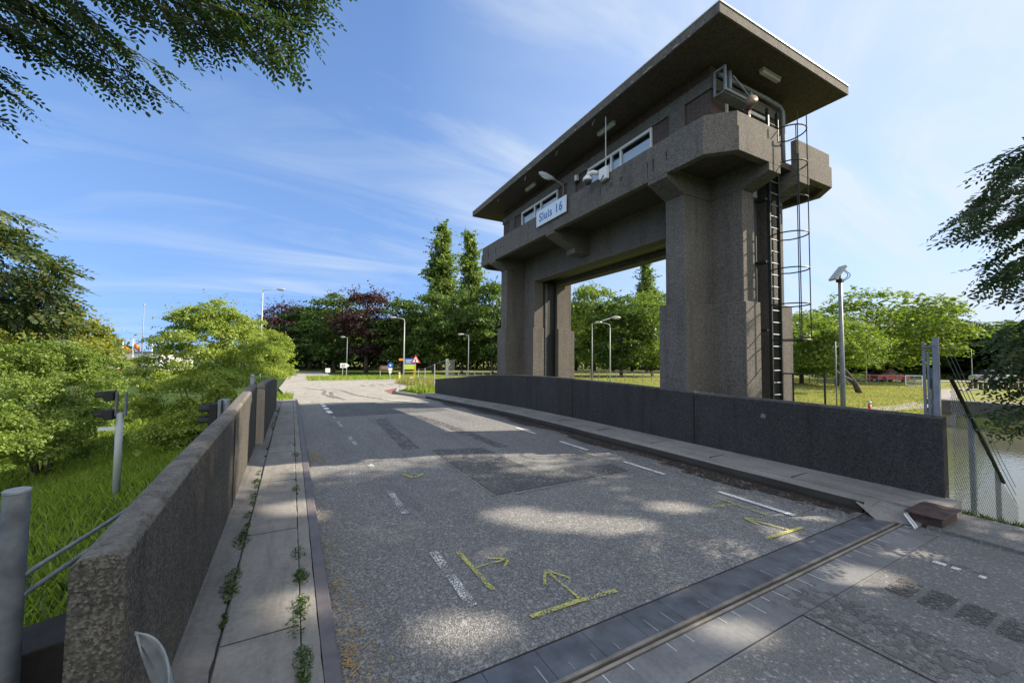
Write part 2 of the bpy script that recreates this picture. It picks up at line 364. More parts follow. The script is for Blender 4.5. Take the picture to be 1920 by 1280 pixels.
M['leaflt'] = leafmat('bright_leaf', (.10, .175, .022), (.24, .32, .06), .5, None, .03)
M['birch'] = leafmat('birch_leaf', (.18, .26, .04), (.39, .465, .095), .5, None, .025)
M['thicket'] = leafmat('thicket_leaf', (.115, .185, .035), (.29, .385, .08), .5, None, .025)
M['poplar'] = leafmat('poplar_leaf', (.085, .15, .025), (.24, .32, .08), .5, None, .03)
M['beech'] = leafmat('copper_leaf', (.035, .014, .016), (.085, .038, .038), .4, None, .04)
M['robinia'] = leafmat('robinia_leaf', (.020, .042, .012), (.058, .105, .027), .36, None, .04)
M['robol'] = leafmat('yellowing_leaf', (.12, .17, .025), (.27, .30, .06), .5, (.46, .34, .05), .025)
M['grass'] = leafmat('grass_blade', (.15, .24, .025), (.37, .46, .06), .5, None, .03)
M['dry'] = leafmat('dry_grass_blade', (.15, .20, .045), (.36, .35, .13), .4, (.34, .22, .10), .02)
M['weed'] = leafmat('weed_leaf', (.04, .085, .012), (.11, .17, .03), .4)
def barkmat():
    t = NT('bark'); n = t.noise(7, 6, .65, stretch=(3, 3, .5)); c = t.ramp(n, [(.3, (.028, .022, .017)), (.7, (.10, .082, .062))]); return t.fin(t.pri(c, .95, bump=n, bs=.5))
M['bark'] = barkmat()
def birchbark():
    t = NT('pale_bark'); n = t.noise(6, 6, .65, stretch=(1, 1, 3)); c = t.ramp(n, [(.35, (.10, .09, .075)), (.6, (.38, .36, .31))]); return t.fin(t.pri(c, .9))
M['palebark'] = birchbark()
def groundmat():
    t = NT('grassy_ground'); sx_ = t.n('ShaderNodeSeparateXYZ'); t.l(t.tc.outputs['Object'], sx_.inputs[0])
    n = t.noise(1.6, 8, .65); g = t.ramp(n, [(.3, (.022, .035, .010)), (.7, (.055, .095, .016))])
    n2 = t.noise(.35, 7, .6); d = t.ramp(n2, [(.35, (.11, .15, .03)), (.55, (.22, .22, .065)), (.72, (.24, .17, .075))])
    f = t.math('MULTIPLY', t.ramp(t.math('DIVIDE', sx_.outputs[0], 40.0), [(.30, 0.0), (.40, 1.0)]), .85)
    c = t.mix(f, g, d); return t.fin(t.pri(c, .95, bump=n, bs=.5, bd=.05, spec=.1))
M['ground'] = groundmat()
def watermat():
    t = NT('canal_water'); n = t.noise(2.6, 3, .5, .3, stretch=(1.0, 3.2, 1))
    return t.fin(t.pri((.085, .088, .062), .05, bump=n, bs=.16, bd=.05, IOR=1.33))
M['water'] = watermat()
def meshwire():
    t = NT('fence_wire'); return t.fin(t.pri((.30, .32, .33), .5, .5))
M['wire'] = meshwire()

# ------------------------------------------------------------------ ground, road, pavements
def grid_axis(a, b, fine0, fine1, f, c):
    xs = list(np.arange(a, fine0, c))+list(np.arange(fine0, fine1, f))+list(np.arange(fine1, b+c, c)); return sorted(set(np.round(xs, 3)))
gx = [-900, -500, -280, -160, -100, -70]+grid_axis(-50, 60, -10, 38, .42, 2.5)+[80, 110, 160, 260, 450, 900]
gy = [-700, -300, -120, -60, -30]+grid_axis(-15, 90, -2, 24, .42, 2.5)+[110, 150, 220, 350, 600, 1000]
V = [(x, y, H(x, y)) for y in gy for x in gx]; nx = len(gx)
m = MB(); m.v = V; m.f = [(j*nx+i, j*nx+i+1, (j+1)*nx+i+1, (j+1)*nx+i) for j in range(len(gy)-1) for i in range(nx-1)]
g = m.build('ground', M['ground'], smooth=True); tag(g, kind='structure')
m = MB(); m.poly([(7.6, -12, -1.95), (36, -12, -1.95), (36, 11, -1.95), (7.6, 11, -1.95)], [(0, 1, 2, 3)])
tag(m.build('water', M['water']), kind='structure')

def sheet(bounds, dz, nm, mat, ts, ncross=8, parent=None):
    m = MB()
    for t in ts:
        a, b = bounds(t)
        for k in range(ncross+1): m.v.append(rd(a+(b-a)*k/ncross, t, zr(t)+dz))
    n = ncross+1
    m.f = [(i*n+k, i*n+k+1, (i+1)*n+k+1, (i+1)*n+k) for i in range(len(ts)-1) for k in range(ncross)]
    return m.build(nm, mat, parent)
T_J = 2.0-.04
def road_b(t):
    a = .27 if t < 19.3 else float(np.interp(t, [19.3, 26, 34, 45, 60, 75], [.27, -.3, -.8, -.6, -.4, -.4]))
    b = 5.72 if t < 17.3 else float(np.interp(t, [17.3, 19.5, 23, 27, 30, 34, 38, 42, 46, 50, 60, 75], [5.72, 5.6, 5.15, 6.2, 8.2, 12.5, 18, 20, 16, 6.2, 4.6, 4.4]))
    return a, b
ts = list(np.arange(2.02, 20, .5))+list(np.arange(20, 76, 1.0))
ROAD = sheet(road_b, 0, 'road', M['asphalt'], ts); tag(ROAD, kind='structure')
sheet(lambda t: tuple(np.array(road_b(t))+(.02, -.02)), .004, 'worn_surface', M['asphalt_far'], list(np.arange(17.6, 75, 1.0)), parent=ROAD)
def rpoly(mb, pts, dz=.008, sub=1):
    mb.poly([rd(s, t, zr(t)+dz) for s, t in pts], [tuple(range(len(pts)))]); return mb
def rstrip(mb, pts, w, dz=.012):
    """a painted stroke of width w along road-frame points"""
    pts = np.array(pts, float)
    for a, b in zip(pts[:-1], pts[1:]):
        d = b-a; L = np.hypot(*d); nrm = np.array((-d[1], d[0]))/L*w/2; k = max(1, int(L/.6))
        for i in range(k):
            p, q = a+d*i/k, a+d*(i+1)/k
            rpoly(mb, [p-nrm, q-nrm, q+nrm, p+nrm], dz)
    return mb
# repairs
rpoly(MB(), [(2.27, 4.47), (4.55, 4.5), (4.62, 4.92), (3.28, 5.12), (3.22, 6.9), (2.3, 7.2)], .006).build('asphalt_patch', M['asphalt_dark'], ROAD)
m = MB()
for a, b in zip(np.arange(12.9, 17.4, .45), np.arange(12.9, 17.4, .45)+.45): rpoly(m, [(1.1, a), (4.72, a), (4.72, b), (1.1, b)], .005)
m.build('asphalt_patch', M['asphalt_dark'], ROAD)
m = MB(); rstrip(m, [(2.22, 4.4), (4.6, 4.44)], .05, .009); rstrip(m, [(2.24, 4.45), (2.26, 7.2)], .04, .009); rstrip(m, [(3.28, 5.15), (3.26, 7.0)], .04, .009); m.build('patch_seam', M['pale'], ROAD)
m = MB(); rstrip(m, [(2.25, 11.8), (2.1, 9.8), (2.0, 7.4)], .32, .007); rstrip(m, [(3.35, 12), (3.5, 9.2), (3.6, 6.8)], .26, .007); m.build('tyre_wear', M['skid'], ROAD)
for pts in ([(1.9, 21), (1.6, 25), (2.0, 29), (1.0, 33), (-.2, 33.5)], [(3.9, 18.6), (3.1, 23), (2.9, 29), (1.9, 31.5), (.9, 31)], [(2.2, 19.8), (1.9, 23), (2.15, 27)]):
    rstrip(MB(), pts, .22, .010).build('skid_mark', M['skid'], ROAD)
# dashes: left row worn, right row crisp
for i, (a, b) in enumerate(((18.15, 17.6), (17.2, 16.6), (16.1, 15.4), (14.9, 14.0))): rstrip(MB(), [(1.12, a), (1.14, b)], .15, .013).build('lane_dash', M['linenew'], ROAD)
for i, (a, b) in enumerate(((13.2, 12.5), (11.7, 10.7), (9.2, 8.2), (6.75, 6.35), (5.23, 4.38), (3.42, 2.56))): rstrip(MB(), [(1.13, a), (1.13, b)], .075, .012).build('lane_dash', M['lineworn'], ROAD)
for i, (a, b) in enumerate(((8.55, 7.68), (6.72, 5.85), (4.92, 4.1), (3.24, 2.36))): rstrip(MB(), [(4.88, a), (4.88, b)], .075, .012).build('lane_dash', M['line'], ROAD)
rstrip(MB(), [(3.8, 19.6), (4.85, 16.2)], .12, .012).build('edge_line', M['line'], ROAD)
m = MB()
for k in range(4): rstrip(m, [(5.0+k*.8, 33+k*.3), (5.3+k*.8, 36+k*.3)], .35, .012)
m.build('crossing_stripes', M['pale'], ROAD)
rstrip(MB(), [(5.2, 22.6), (5.6, 27), (7.4, 30.5)], .5, .011).build('red_cycle_strip', plain('red_asphalt', (.24, .10, .08), .9), ROAD)
# spray marks
def spray(strokes, mat, name='spray_arrow'):
    m = MB()
    for pts, w in strokes: rstrip(m, pts, w, .014)
    return m.build(name, mat, ROAD)
spray([([(1.32, 3.33), (1.335, 2.66)], .040), ([(1.34, 3.0), (1.48, 3.01), (1.63, 3.0)], .020), ([(1.51, 3.09), (1.58, 3.05), (1.64, 2.99), (1.54, 2.88)], .022)], M['spray'])
spray([([(1.42, 2.27), (1.8, 2.262), (2.13, 2.23)], .040), ([(1.83, 2.27), (1.83, 2.69)], .022), ([(1.70, 2.52), (1.76, 2.62), (1.83, 2.70), (1.88, 2.62), (1.93, 2.51)], .024)], M['spray'])
spray([([(4.0, 2.19), (4.6, 2.16)], .042), ([(4.42, 2.18), (4.31, 2.59)], .022), ([(4.27, 2.40), (4.31, 2.60), (4.46, 2.42)], .022)], M['spray'])
spray([([(4.64, 3.26), (4.62, 2.52)], .028), ([(4.30, 3.0), (4.62, 2.86)], .03), ([(4.40, 3.04), (4.30, 2.95), (4.45, 2.88)], .025)], M['sprayfaint'])
spray([([(1.45, 5.9), (1.55, 5.6), (1.72, 5.75)], .05), ([(4.7, 5.9), (4.72, 5.4)], .04), ([(4.4, 7.6), (4.6, 7.2)], .04)], M['sprayfaint'])
# grit in the gutters, blown seed along the left kerb
for (s, t, w, h) in ((.36, 7.6, .16, .55), (.34, 3.95, .04, .08), (.345, 3.28, .045, .07), (.35, 2.46, .055, .12), (.37, 2.14, .06, .1), (.42, 3.0, .03, .05), (.33, 4.7, .04, .1)):
    m = MB(); n = 14; rr_ = [1+.35*random.uniform(-1, 1) for _ in range(n)]
    rpoly(m, [(s+w*rr_[k]*math.cos(2*PI*k/n), t+h*rr_[k]*math.sin(2*PI*k/n)) for k in range(n)], .011).build('seed_drift', M['dust'], ROAD)
m = MB()
for a in np.arange(2.1, 16, .5):
    w = .34+.12*math.sin(a*2.3); rpoly(m, [(5.72-w, a), (5.72, a), (5.72, a+.5), (5.72-w-.03, a+.5)], .009)
m.build('leaf_litter', M['litter'], ROAD)
# loose litter crumbs (leaves, twigs, seeds)
def crumbs(name, mat, n, sfun, tfun, size):
    s = sfun(n); t = tfun(n); V = np.zeros((n, 3, 3))
    for i in range(n):
        x, y, z = rd(s[i], t[i], zr(t[i])+.012); a = RNG.uniform(0, 6.28); L = size*RNG.uniform(.5, 1.4)
        for k, q in enumerate((0, 2.3, 3.6)): V[i, k] = (x+L*math.cos(a+q), y+L*math.sin(a+q), z+RNG.uniform(0, .006))
    o = np_mesh(name, V.reshape(-1, 3), 3, mat); return tag(o, kind='stuff')
crumbs('fallen_leaves', plain('dead_leaf', (.09, .055, .03), .9), 2600, lambda n: 5.7-np.abs(RNG.normal(0, .28, n)), lambda n: RNG.uniform(1.9, 12, n)**1.0, .016)
crumbs('blown_seeds', plain('seed_husk', (.38, .26, .10), .9), 1500, lambda n: .29+np.abs(RNG.normal(0, .12, n)), lambda n: 2.0+RNG.exponential(2.6, n), .007)

# movable bridge deck beyond the joint
def dk(s0, s1, t0, t1, z0, z1): return lambda mb: mb.box(s0, s1, t0, t1, z0, z1, fn=rd)
m = MB(); m.box(-.49, 6.6, -7, 1.70, -.4, -.002, fn=rd); DECK = tag(m.build('bridge_deck', M['deck'], bevel=.004), kind='structure')
m = MB()
for pts, w in (([(3.05, 1.44), (3.05, -2)], .014), ([(-.3, 1.43), (3.05, 1.44)], .008), ([(3.05, 1.44), (5.6, 1.43)], .004)): rstrip(m, pts, w, .002)
m.build('deck_seam', M['rubber'], DECK)
for (s, t) in ((4.10, 1.24), (4.10, 1.06), (4.10, .88), (4.10, .70), (4.10, .52), (4.10, .34)):
    m = MB(); rpoly(m, [(s-.16, t-.07), (s+.16, t-.07), (s+.16, t+.07), (s-.16, t+.07)], .003)
    m.build('deck_stain', M['stencil'], DECK)
m = MB(); rpoly(m, [(3.1, .4), (3.55, .4), (3.55, 1.62), (3.1, 1.62)], .001); rpoly(m, [(4.9, 1.0), (4.98, 1.0), (4.98, 1.25), (4.9, 1.25)], .001); m.build('tyre_wear', M['skid'], DECK)
for a, b in ((1.28, 1.20), (1.17, 1.12), (1.02, .98)): rstrip(MB(), [(4.86, a), (4.86, b)], .06, .003).build('lane_dash', M['line'], DECK)
rstrip(MB(), [(5.78, 1.45), (5.78, -1)], .03, .003).build('edge_line', M['lineworn'], DECK)
J = empty('expansion_joint', rd(3, 1.85), 'steel expansion joint with ribbed plates crossing the full width of the road', 'expansion joint')
def jb(nm, mat, bev=0):
    def f(mb): o = mb.build(nm, mat, J, bev, off=J.location); return o
    return f
for k in range(16): jb('steel_plate', M['steelblue'], .002)(MB().box(.27+k*.34, .27+k*.34+.337, 1.775, 2.015, -.1, .003+.001*random.random(), fn=rd))
m = MB(); m.box(.27, 5.72, 1.708, 1.726, -.1, .006, fn=rd); jb('joint_rail', plain('worn_rail', (.40, .36, .31), .5, .3, .3, 4), .002)(m)
m = MB(); m.box(.27, 5.72, 1.752, 1.774, -.1, .007, fn=rd); jb('joint_rail', plain('scraped_rail', (.34, .31, .27), .5, .3, .35, 5), .002)(m)
m = MB(); m.box(.27, 5.72, 1.726, 1.752, -.1, -.006, fn=rd); jb('rubber_seal', plain('packed_dirt', (.075, .066, .055), .9, 0, .3, 12))(m)
m = MB(); m.box(.27, 5.72, 2.015, 2.03, -.1, .002, fn=rd); jb('tar_seam', M['rubber'])(m)
RB1, RB2 = plain('bare_metal', (.62, .62, .60), .4, .2, .2, 8), plain('scuffed_rib', (.40, .40, .40), .4, .2, .3, 8)
for k in range(33):
    s = .36+k*.165+random.uniform(-.012, .012)
    if random.random() < .85: L = random.uniform(.05, .15); jb('bright_rib', RB1)(MB().box(s, s+.008, 1.545+.15-L*.9, 1.692, -.02, .003, fn=rd))
    if random.random() < .8: L = random.uniform(.05, .14); jb('bright_rib', RB2)(MB().box(s+.04, s+.048, 1.785, 1.785+L, -.02, .0065, fn=rd))
m = MB(); m.box(.27, 5.6, 1.42, 1.695, -.1, .0005, fn=rd); jb('concrete_nosing', slabmat('nosing_concrete', (.225, .228, .232), (.155, .158, .165)))(m)

# left pavement
def strip_mesh(prof, ts, nm, mat, bevel=0, jitter=0):
    """sweeps a cross-section (s, dz) along t"""
    m = MB(); n = len(prof)
    for t in ts:
        for s, z in prof: m.v.append(rd(s+random.uniform(-jitter, jitter), t, zr(t)+z))
    for i in range(len(ts)-1):
        for k in range(n-1): m.f.append((i*n+k, i*n+k+1, (i+1)*n+k+1, (i+1)*n+k))
    m.f.append(tuple(range(n))); m.f.append(tuple((len(ts)-1)*n+k for k in range(n-1, -1, -1)))
    return m.build(nm, mat, None, bevel)
PL = tag(strip_mesh([(-.31, -.3), (-.31, .085), (-.30, .092), (.08, .092), (.09, .085), (.09, -.3)], list(np.arange(-2, 20.5, .12)), 'pavement', M['slab'], 0, .003), kind='structure')
a = strip_mesh([(-.70, -.3), (-.70, .12), (-.46, .11), (-.322, .082), (-.320, -.3)], list(np.arange(-2, 20, .10)), 'pavement_edge', M['rough'], 0, .006); a.parent = PL
a = strip_mesh([(.098, -.3), (.098, .088), (.185, .088), (.19, -.3)], list(np.arange(-2, 20.5, .13)), 'kerb_beam', M['slab'], 0, .0025); a.parent = PL
a = strip_mesh([(.19, -.3), (.19, .092), (.262, .090), (.27, .082), (.272, -.3)], list(np.arange(-2, 20.5, .4)), 'kerb_steel', M['kerbsteel']); a.parent = PL
m = MB(); 
for t in (2.75, 4.3, 6.0, 7.75, 9.6, 11.5, 13.5, 15.6): m.box(-.30, .085, t, t+.010, -.1, .0935+zr(t), fn=rd)
m.box(.088, .100, -2, 8, -.2, .078, fn=rd); m.box(-.325, -.308, -2, 8, -.2, .068, fn=rd)
m.build('slab_joint', slabmat('joint_dirt', (.10, .095, .08), (.045, .042, .036)), PL)
# right pavement
PR = tag(strip_mesh([(5.95, -.3), (5.95, .135), (6.64, .15), (6.64, -.3)], list(np.arange(1.5, 20.6, .5)), 'pavement', M['slab']), kind='structure')
a = strip_mesh([(5.73, -.3), (5.725, .09), (5.75, .115), (5.945, .130), (5.945, -.3)], list(np.arange(1.98, 20.6, .5)), 'kerb', M['slab'], 0, .004); a.parent = PR
a = strip_mesh([(5.66, -.2), (5.685, .05), (5.722, .105), (5.735, .112), (5.735, -.2)], list(np.arange(2.05, 20.2, .35)), 'kerb_grime', M['darkconc'], 0, .006); a.parent = PR
m = MB()
for t in (2.9, 4.1, 5.3, 6.8, 8.3, 10, 12, 14.5): m.box(5.95, 6.6, t, t+.012, 0, .1365+zr(t)+.008, fn=rd)
m.build('slab_joint', M['darkconc'], PR)
a = MB().box(5.75, 6.56, -7, 1.55, -.3, .03, fn=rd).build('deck_pavement', M['deck']); a.parent = PR
# wedge ramp and rusty box at the joint
m = MB(); m.prism([(5.42, 1.55), (5.72, 1.62), (5.80, 2.15), (5.72, 2.2), (5.55, 1.9)], .0, .001, 'z')
m = MB(); m.poly([rd(*p) for p in ((5.57, 1.90, .004), (5.74, 1.60, .004), (5.98, 1.60, .10), (5.95, 2.05, .13), (5.70, 2.12, .10), (5.98, 1.6, -.1), (5.57, 1.90, -.1), (5.95, 2.05, -.1))], [(0, 1, 2, 3, 4), (1, 5, 2), (0, 4, 7, 6), (4, 3, 7)])
a = m.build('ramp_wedge', M['slab']); a.parent = PR
bx = empty('steel_cover', rd(5.98, 1.53), 'rusty brown steel box cover lying at the near end of the right pavement', 'steel cover')
m = MB(); m.box(5.80, 6.26, 1.45, 1.70, .0, .125, fn=rd); m.box(5.72, 6.29, 1.42, 1.715, .126, .142, fn=rd); m.build('cover_plate', M['rust'], bx, .006, off=bx.location)
for s_ in (5.60, 5.655):
    m = MB(); m.poly([rd(*p) for p in ((s_, 1.60, .004), (s_+.03, 1.60, .004), (s_+.10, 1.70, .10), (s_+.07, 1.70, .10), (s_, 1.60, .018), (s_+.03, 1.60, .018), (s_+.10, 1.70, .115), (s_+.07, 1.70, .115))], [(0, 1, 2, 3), (4, 5, 6, 7), (0, 1, 5, 4), (1, 2, 6, 5), (2, 3, 7, 6), (3, 0, 4, 7)]); m.build('white_guide', M['white'], bx, 0, off=bx.location)

# ------------------------------------------------------------------ concrete parapet walls of the bridge
def wall_panel(parent, s0, s1, thick_dir, prof, nm, mat, bev=.008):
    """prof: (t, top z, base z) ; inner face at s0..s1 (varies), thickness outward"""
    m = MB(); n = len(prof)
    for i, (t, zt, zb) in enumerate(prof):
        s = s0+(s1-s0)*i/(n-1)
        for ds, z in ((0, zb), (.0+.005*thick_dir, zt-.03), (.03*thick_dir, zt), (.12*thick_dir, zt), (.15*thick_dir, zt-.03), (.155*thick_dir, zb)): m.v.append(rd(s+ds, t, z))
    for i in range(n-1):
        for k in range(6): k2 = (k+1) % 6; m.f.append((i*6+k, i*6+k2, (i+1)*6+k2, (i+1)*6+k))
    m.f.append(tuple(range(5, -1, -1))); m.f.append(tuple((n-1)*6+k for k in range(6)))
    return m.build(nm, mat, parent, bev, off=parent.location)
LW1 = empty('parapet_wall', rd(-.57, 1.92), 'long pebbled concrete parapet left of the road, beginning right by the curled guard rail', 'parapet wall')
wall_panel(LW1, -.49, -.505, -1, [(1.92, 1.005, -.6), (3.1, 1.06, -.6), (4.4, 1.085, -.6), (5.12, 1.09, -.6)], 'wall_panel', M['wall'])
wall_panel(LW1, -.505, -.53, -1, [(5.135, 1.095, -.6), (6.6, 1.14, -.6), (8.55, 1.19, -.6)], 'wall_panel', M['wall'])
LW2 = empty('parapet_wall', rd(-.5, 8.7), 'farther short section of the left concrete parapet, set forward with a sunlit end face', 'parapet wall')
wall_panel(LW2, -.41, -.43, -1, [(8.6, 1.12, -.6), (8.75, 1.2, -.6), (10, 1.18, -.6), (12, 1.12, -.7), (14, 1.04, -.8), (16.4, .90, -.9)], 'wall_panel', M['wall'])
MB().poly([rd(*p) for p in ((-.412, 8.597, .02), (-.415, 8.597, 1.08), (-.45, 8.597, 1.105), (-.525, 8.597, 1.105), (-.56, 8.597, 1.07), (-.56, 8.597, .02), (-.412, 8.602, .02), (-.415, 8.602, 1.08), (-.45, 8.602, 1.105), (-.525, 8.602, 1.105), (-.56, 8.602, 1.07), (-.56, 8.602, .02))], [(0, 1, 2, 3, 4, 5), (11, 10, 9, 8, 7, 6)]+[(k, (k+1) % 6, 6+(k+1) % 6, 6+k) for k in range(6)]).build('end_face', slabmat('sunlit_end_concrete', (.46, .40, .32), (.34, .29, .23)), LW2, off=LW2.location)  # thin cap, sunlight on this end put into its paler tan colour
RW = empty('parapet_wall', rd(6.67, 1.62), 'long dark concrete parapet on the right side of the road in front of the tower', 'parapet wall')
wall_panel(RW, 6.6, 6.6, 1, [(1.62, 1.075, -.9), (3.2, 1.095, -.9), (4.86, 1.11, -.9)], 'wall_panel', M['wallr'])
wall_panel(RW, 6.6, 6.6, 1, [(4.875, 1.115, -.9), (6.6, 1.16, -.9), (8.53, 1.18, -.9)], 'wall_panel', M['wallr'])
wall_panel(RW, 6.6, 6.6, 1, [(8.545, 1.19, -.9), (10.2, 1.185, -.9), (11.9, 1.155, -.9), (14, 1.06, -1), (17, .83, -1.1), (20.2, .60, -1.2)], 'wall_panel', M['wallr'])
m = MB()
for t, z in ((5.1275, 1.03),): m.box(-.66, -.50, t-.006, t+.006, -.5, z, fn=rd)
m.build('wall_joint', M['darkconc'], LW1, off=LW1.location)
m = MB()
for t, z in ((4.8675, 1.10), (8.5375, 1.17)): m.box(6.594, 6.60, t-.008, t+.008, 0, z, fn=rd)
m.build('wall_joint', M['darkconc'], RW, off=RW.location)
m = MB(); ang = np.linspace(0, 2*PI, 25)[:-1]
for k in range(24):
    if k % 3 == 2: continue
    a0, a1 = ang[k], ang[k]+.2; m.poly([rd(6.5965, 3.22+r_*math.cos(a)*.16, .72+r_*math.sin(a)*.15) for r_, a in ((1, a0), (1, a1), (.93, a1), (.93, a0))], [(0, 1, 2, 3)])
m.build('round_scuff', plain('chalk_scuff', (.10, .10, .10), .9, 0, .3, 30), RW, off=RW.location)
# scuffs on the right wall
m = MB(); n = 9; rr_ = [random.uniform(.6, 1.1) for _ in range(n)]
m.poly([rd(6.5965, 3.62+.05*rr_[k]*math.cos(6.28*k/n), .83+.05*rr_[k]*math.sin(6.28*k/n)) for k in range(n)], [tuple(range(n))]); m.build('chipped_spot', M['rough'], RW, off=RW.location)

# ------------------------------------------------------------------ lock tower
XC, YC = 8.46, 9.84
TW = empty('lock_tower', (XC, YC, -.7), 'tall pebbled concrete lift gate tower with flat overhanging roof standing beside the bridge', 'lock tower')
def tb(mb, nm, mat, bev=0, parent=None, smooth=False):
    o = mb.build(nm, mat, parent or TW, bev, smooth, off=TW.location if parent is None else (0, 0, 0)); return o
def sub(mb, nm, mat, parent, bev=0, smooth=False):     # sub-part: verts given in world; parent origin is the tower's origin
    o = mb.build(nm, mat, None, bev, smooth, off=TW.location); o.parent = parent; return o
def off_plan(pl, d):
    """grows a closed rectilinear plan outline by d"""
    n = len(pl); area = sum(pl[i][0]*pl[(i+1) % n][1]-pl[(i+1) % n][0]*pl[i][1] for i in range(n)); sg = 1 if area > 0 else -1; out = []
    for i in range(n):
        p, q, r = np.array(pl[i-1]), np.array(pl[i]), np.array(pl[(i+1) % n])
        a = (q-p)/np.linalg.norm(q-p); b = (r-q)/np.linalg.norm(r-q)
        na = np.array((a[1], -a[0]))*sg; nb = np.array((b[1], -b[0]))*sg
        out.append(tuple(q+d*(na+nb)/(1+na.dot(nb))))
    return out
for cy, sg in ((5.77, 1), (YC*2-5.77, -1)):
    plan = [(-.72, -.96), (-.33, -.96), (-.33, -.50), (.33, -.50), (.33, -.96), (.72, -.96), (.72, -.24), (1.54, -.24), (1.54, .24), (.72, .24), (.72, .96), (.33, .96), (.33, .62), (-.33, .62), (-.33, .96), (-.72, .96), (-.72, .24), (-1.54, .24), (-1.54, -.24), (-.72, -.24)]
    pl = [(XC+x, cy+sg*y) for x, y in plan]
    core = [(x, y) for x, y in plan if abs(x) < 1]
    core = [(XC+x, cy+sg*y) for x, y in core]
    P_ = tb(MB().prism(pl, 2.88, 5.16).prism(core, 5.16, 5.62), 'pillar', M['tower'], .012)
    op = off_plan([(x, y) for x, y in plan], .10)
    for k_, (x_, y_) in {1: (-.33, -1.06), 2: (-.33, -.50), 3: (.33, -.50), 4: (.33, -1.06), 11: (.33, 1.06), 12: (.33, .62), 13: (-.33, .62), 14: (-.33, 1.06)}.items(): op[k_] = (x_, y_)
    sub(MB().prism([(XC+x, cy+sg*y) for x, y in op], -1.5, 2.88), 'plinth', M['tower'], P_, .012)
    for sx_ in (-1, 1):      # brackets carrying the gallery
        m = MB(); prof = [(-2.06, 5.41), (-2.06, 5.487), (-1.91, 5.487), (-1.91, 5.62), (-.72, 5.62), (-.72, 5.16), (-1.54, 5.16)]
        m.prism([(XC-sx_*x, z) for x, z in prof], cy-.25, cy+.25, 'y'); sub(m, 'bracket', M['tower'], P_, .008)
        x0, x1 = (-.72, -.335) if sx_ < 0 else (.335, .72)
        m = MB(); e = cy-sg*.96; prof = [(e, 5.16), (e-sg*.53, 5.34), (e-sg*.53, 5.487), (e-sg*.38, 5.487), (e-sg*.38, 5.62), (e, 5.62)]
        m.prism(prof, XC+x0, XC+x1, 'x'); sub(m, 'bracket', M['tower'], P_, .008)
# lintel beams with the gate slot between them
L_ = tb(MB().box(XC-.72, XC-.33, 6.73, 12.95, 4.67, 5.62), 'lintel_beam', M['tower'], .012)
tb(MB().box(XC+.33, XC+.72, 6.73, 12.95, 4.60, 5.62), 'lintel_beam', M['tower'], .012)
tb(MB().box(XC-.31, XC+.31, 6.75, 12.93, 4.74, 4.95), 'lift_gate', M['darkgreen'], .01)
m = MB(); prof = [(-2.06, 5.41), (-2.06, 5.487), (-1.91, 5.487), (-1.91, 5.62), (-.722, 5.62), (-.722, 4.93), (-1.28, 4.93), (-1.28, 5.07)]
m.prism([(XC+x, z) for x, z in prof], YC-.22, YC+.22, 'y'); sub(m, 'bracket', M['tower'], L_, .008)
# gate guides and chains in the grooves
for cy, sg in ((5.77, 1), (YC*2-5.77, -1)):
    y = cy+sg*.62
    o = tb(MB().box(XC-.325, XC+.325, min(y+sg*.005, y+sg*.24), max(y+sg*.005, y+sg*.24), -1.5, 4.7), 'gate_guide', M['black'], .004)
    m = MB()
    for z in np.arange(-.6, 4.6, .085): m.box(XC-.17, XC-.07, min(y+sg*.245, y+sg*.27), max(y+sg*.245, y+sg*.27), z, z+.038)
    sub(m, 'lift_chain', M['galv'], o)
# gallery slab and parapets
def ringplan(h, w, c, inset):
    hx, hy = h-inset, w-inset; cc = c-inset*.414*.0
    return hx, hy, cc
GX, GY, CH = 2.06, 5.56, .42
def half_ring(sgn, o, i, gap):
    """C-shaped plan of one parapet half"""
    def path(d):
        hx, hy = GX-d, GY-d; c = CH-d*.59+d*.0
        return [(gap, -hy), (hx-c, -hy), (hx, -hy+c), (hx, hy-c), (hx-c, hy), (gap, hy)]
    pts = path(o)+path(i)[::-1]
    return [(XC+sgn*x, YC+y) for x, y in pts]
for sgn in (-1, 1):
    m = MB(); m.prism(half_ring(sgn, 0, .15, .33), 5.487, 5.94); m.prism(half_ring(sgn, .035, .15, .33), 5.94, 6.24)
    tb(m, 'gallery_parapet', M['tower'], .008)
hx, hy, c = GX-.152, GY-.152, CH-.09
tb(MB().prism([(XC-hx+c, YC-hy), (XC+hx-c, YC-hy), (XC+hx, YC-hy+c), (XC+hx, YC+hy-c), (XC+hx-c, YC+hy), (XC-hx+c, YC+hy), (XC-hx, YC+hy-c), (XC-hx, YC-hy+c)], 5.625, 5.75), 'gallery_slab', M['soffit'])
# control room
HX0, HX1, HY0, HY1 = 7.12, 9.80, 5.03, 14.50
wins = [(6.58, 8.97, (7.98, 7.62)), (10.50, 12.90, (11.95, 11.52))]
m = MB(); wy = [HY0+.03]
for a, b, _ in wins: wy += [a, b]
wy.append(HY1-.03); fx = HX0+.04
for k in range(0, 6, 2): m.box(fx, fx+.2, wy[k], wy[k+1], 5.75, 7.2)
m.box(fx, HX1-.04, HY0+.03, HY1-.03, 7.2, 7.70)
m.box(HX1-.24, HX1-.04, HY0+.03, HY1-.03, 5.75, 7.2)
m.box(fx+.2, HX1-.24, HY0+.03, HY0+.23, 5.75, 7.2); m.box(fx+.2, HX1-.24, HY1-.23, HY1-.03, 5.75, 7.2)
for a, b, _ in wins: m.box(fx, fx+.2, a, b, 5.75, 6.3)
CR = tb(m, 'control_room', M['brick'])
m = MB(); m.box(HX0, HX0+.039, HY0-.005, HY1+.005, 7.2, 7.45); m.box(HX0+.039, HX1, HY0-.005, HY0+.029, 7.2, 7.45)
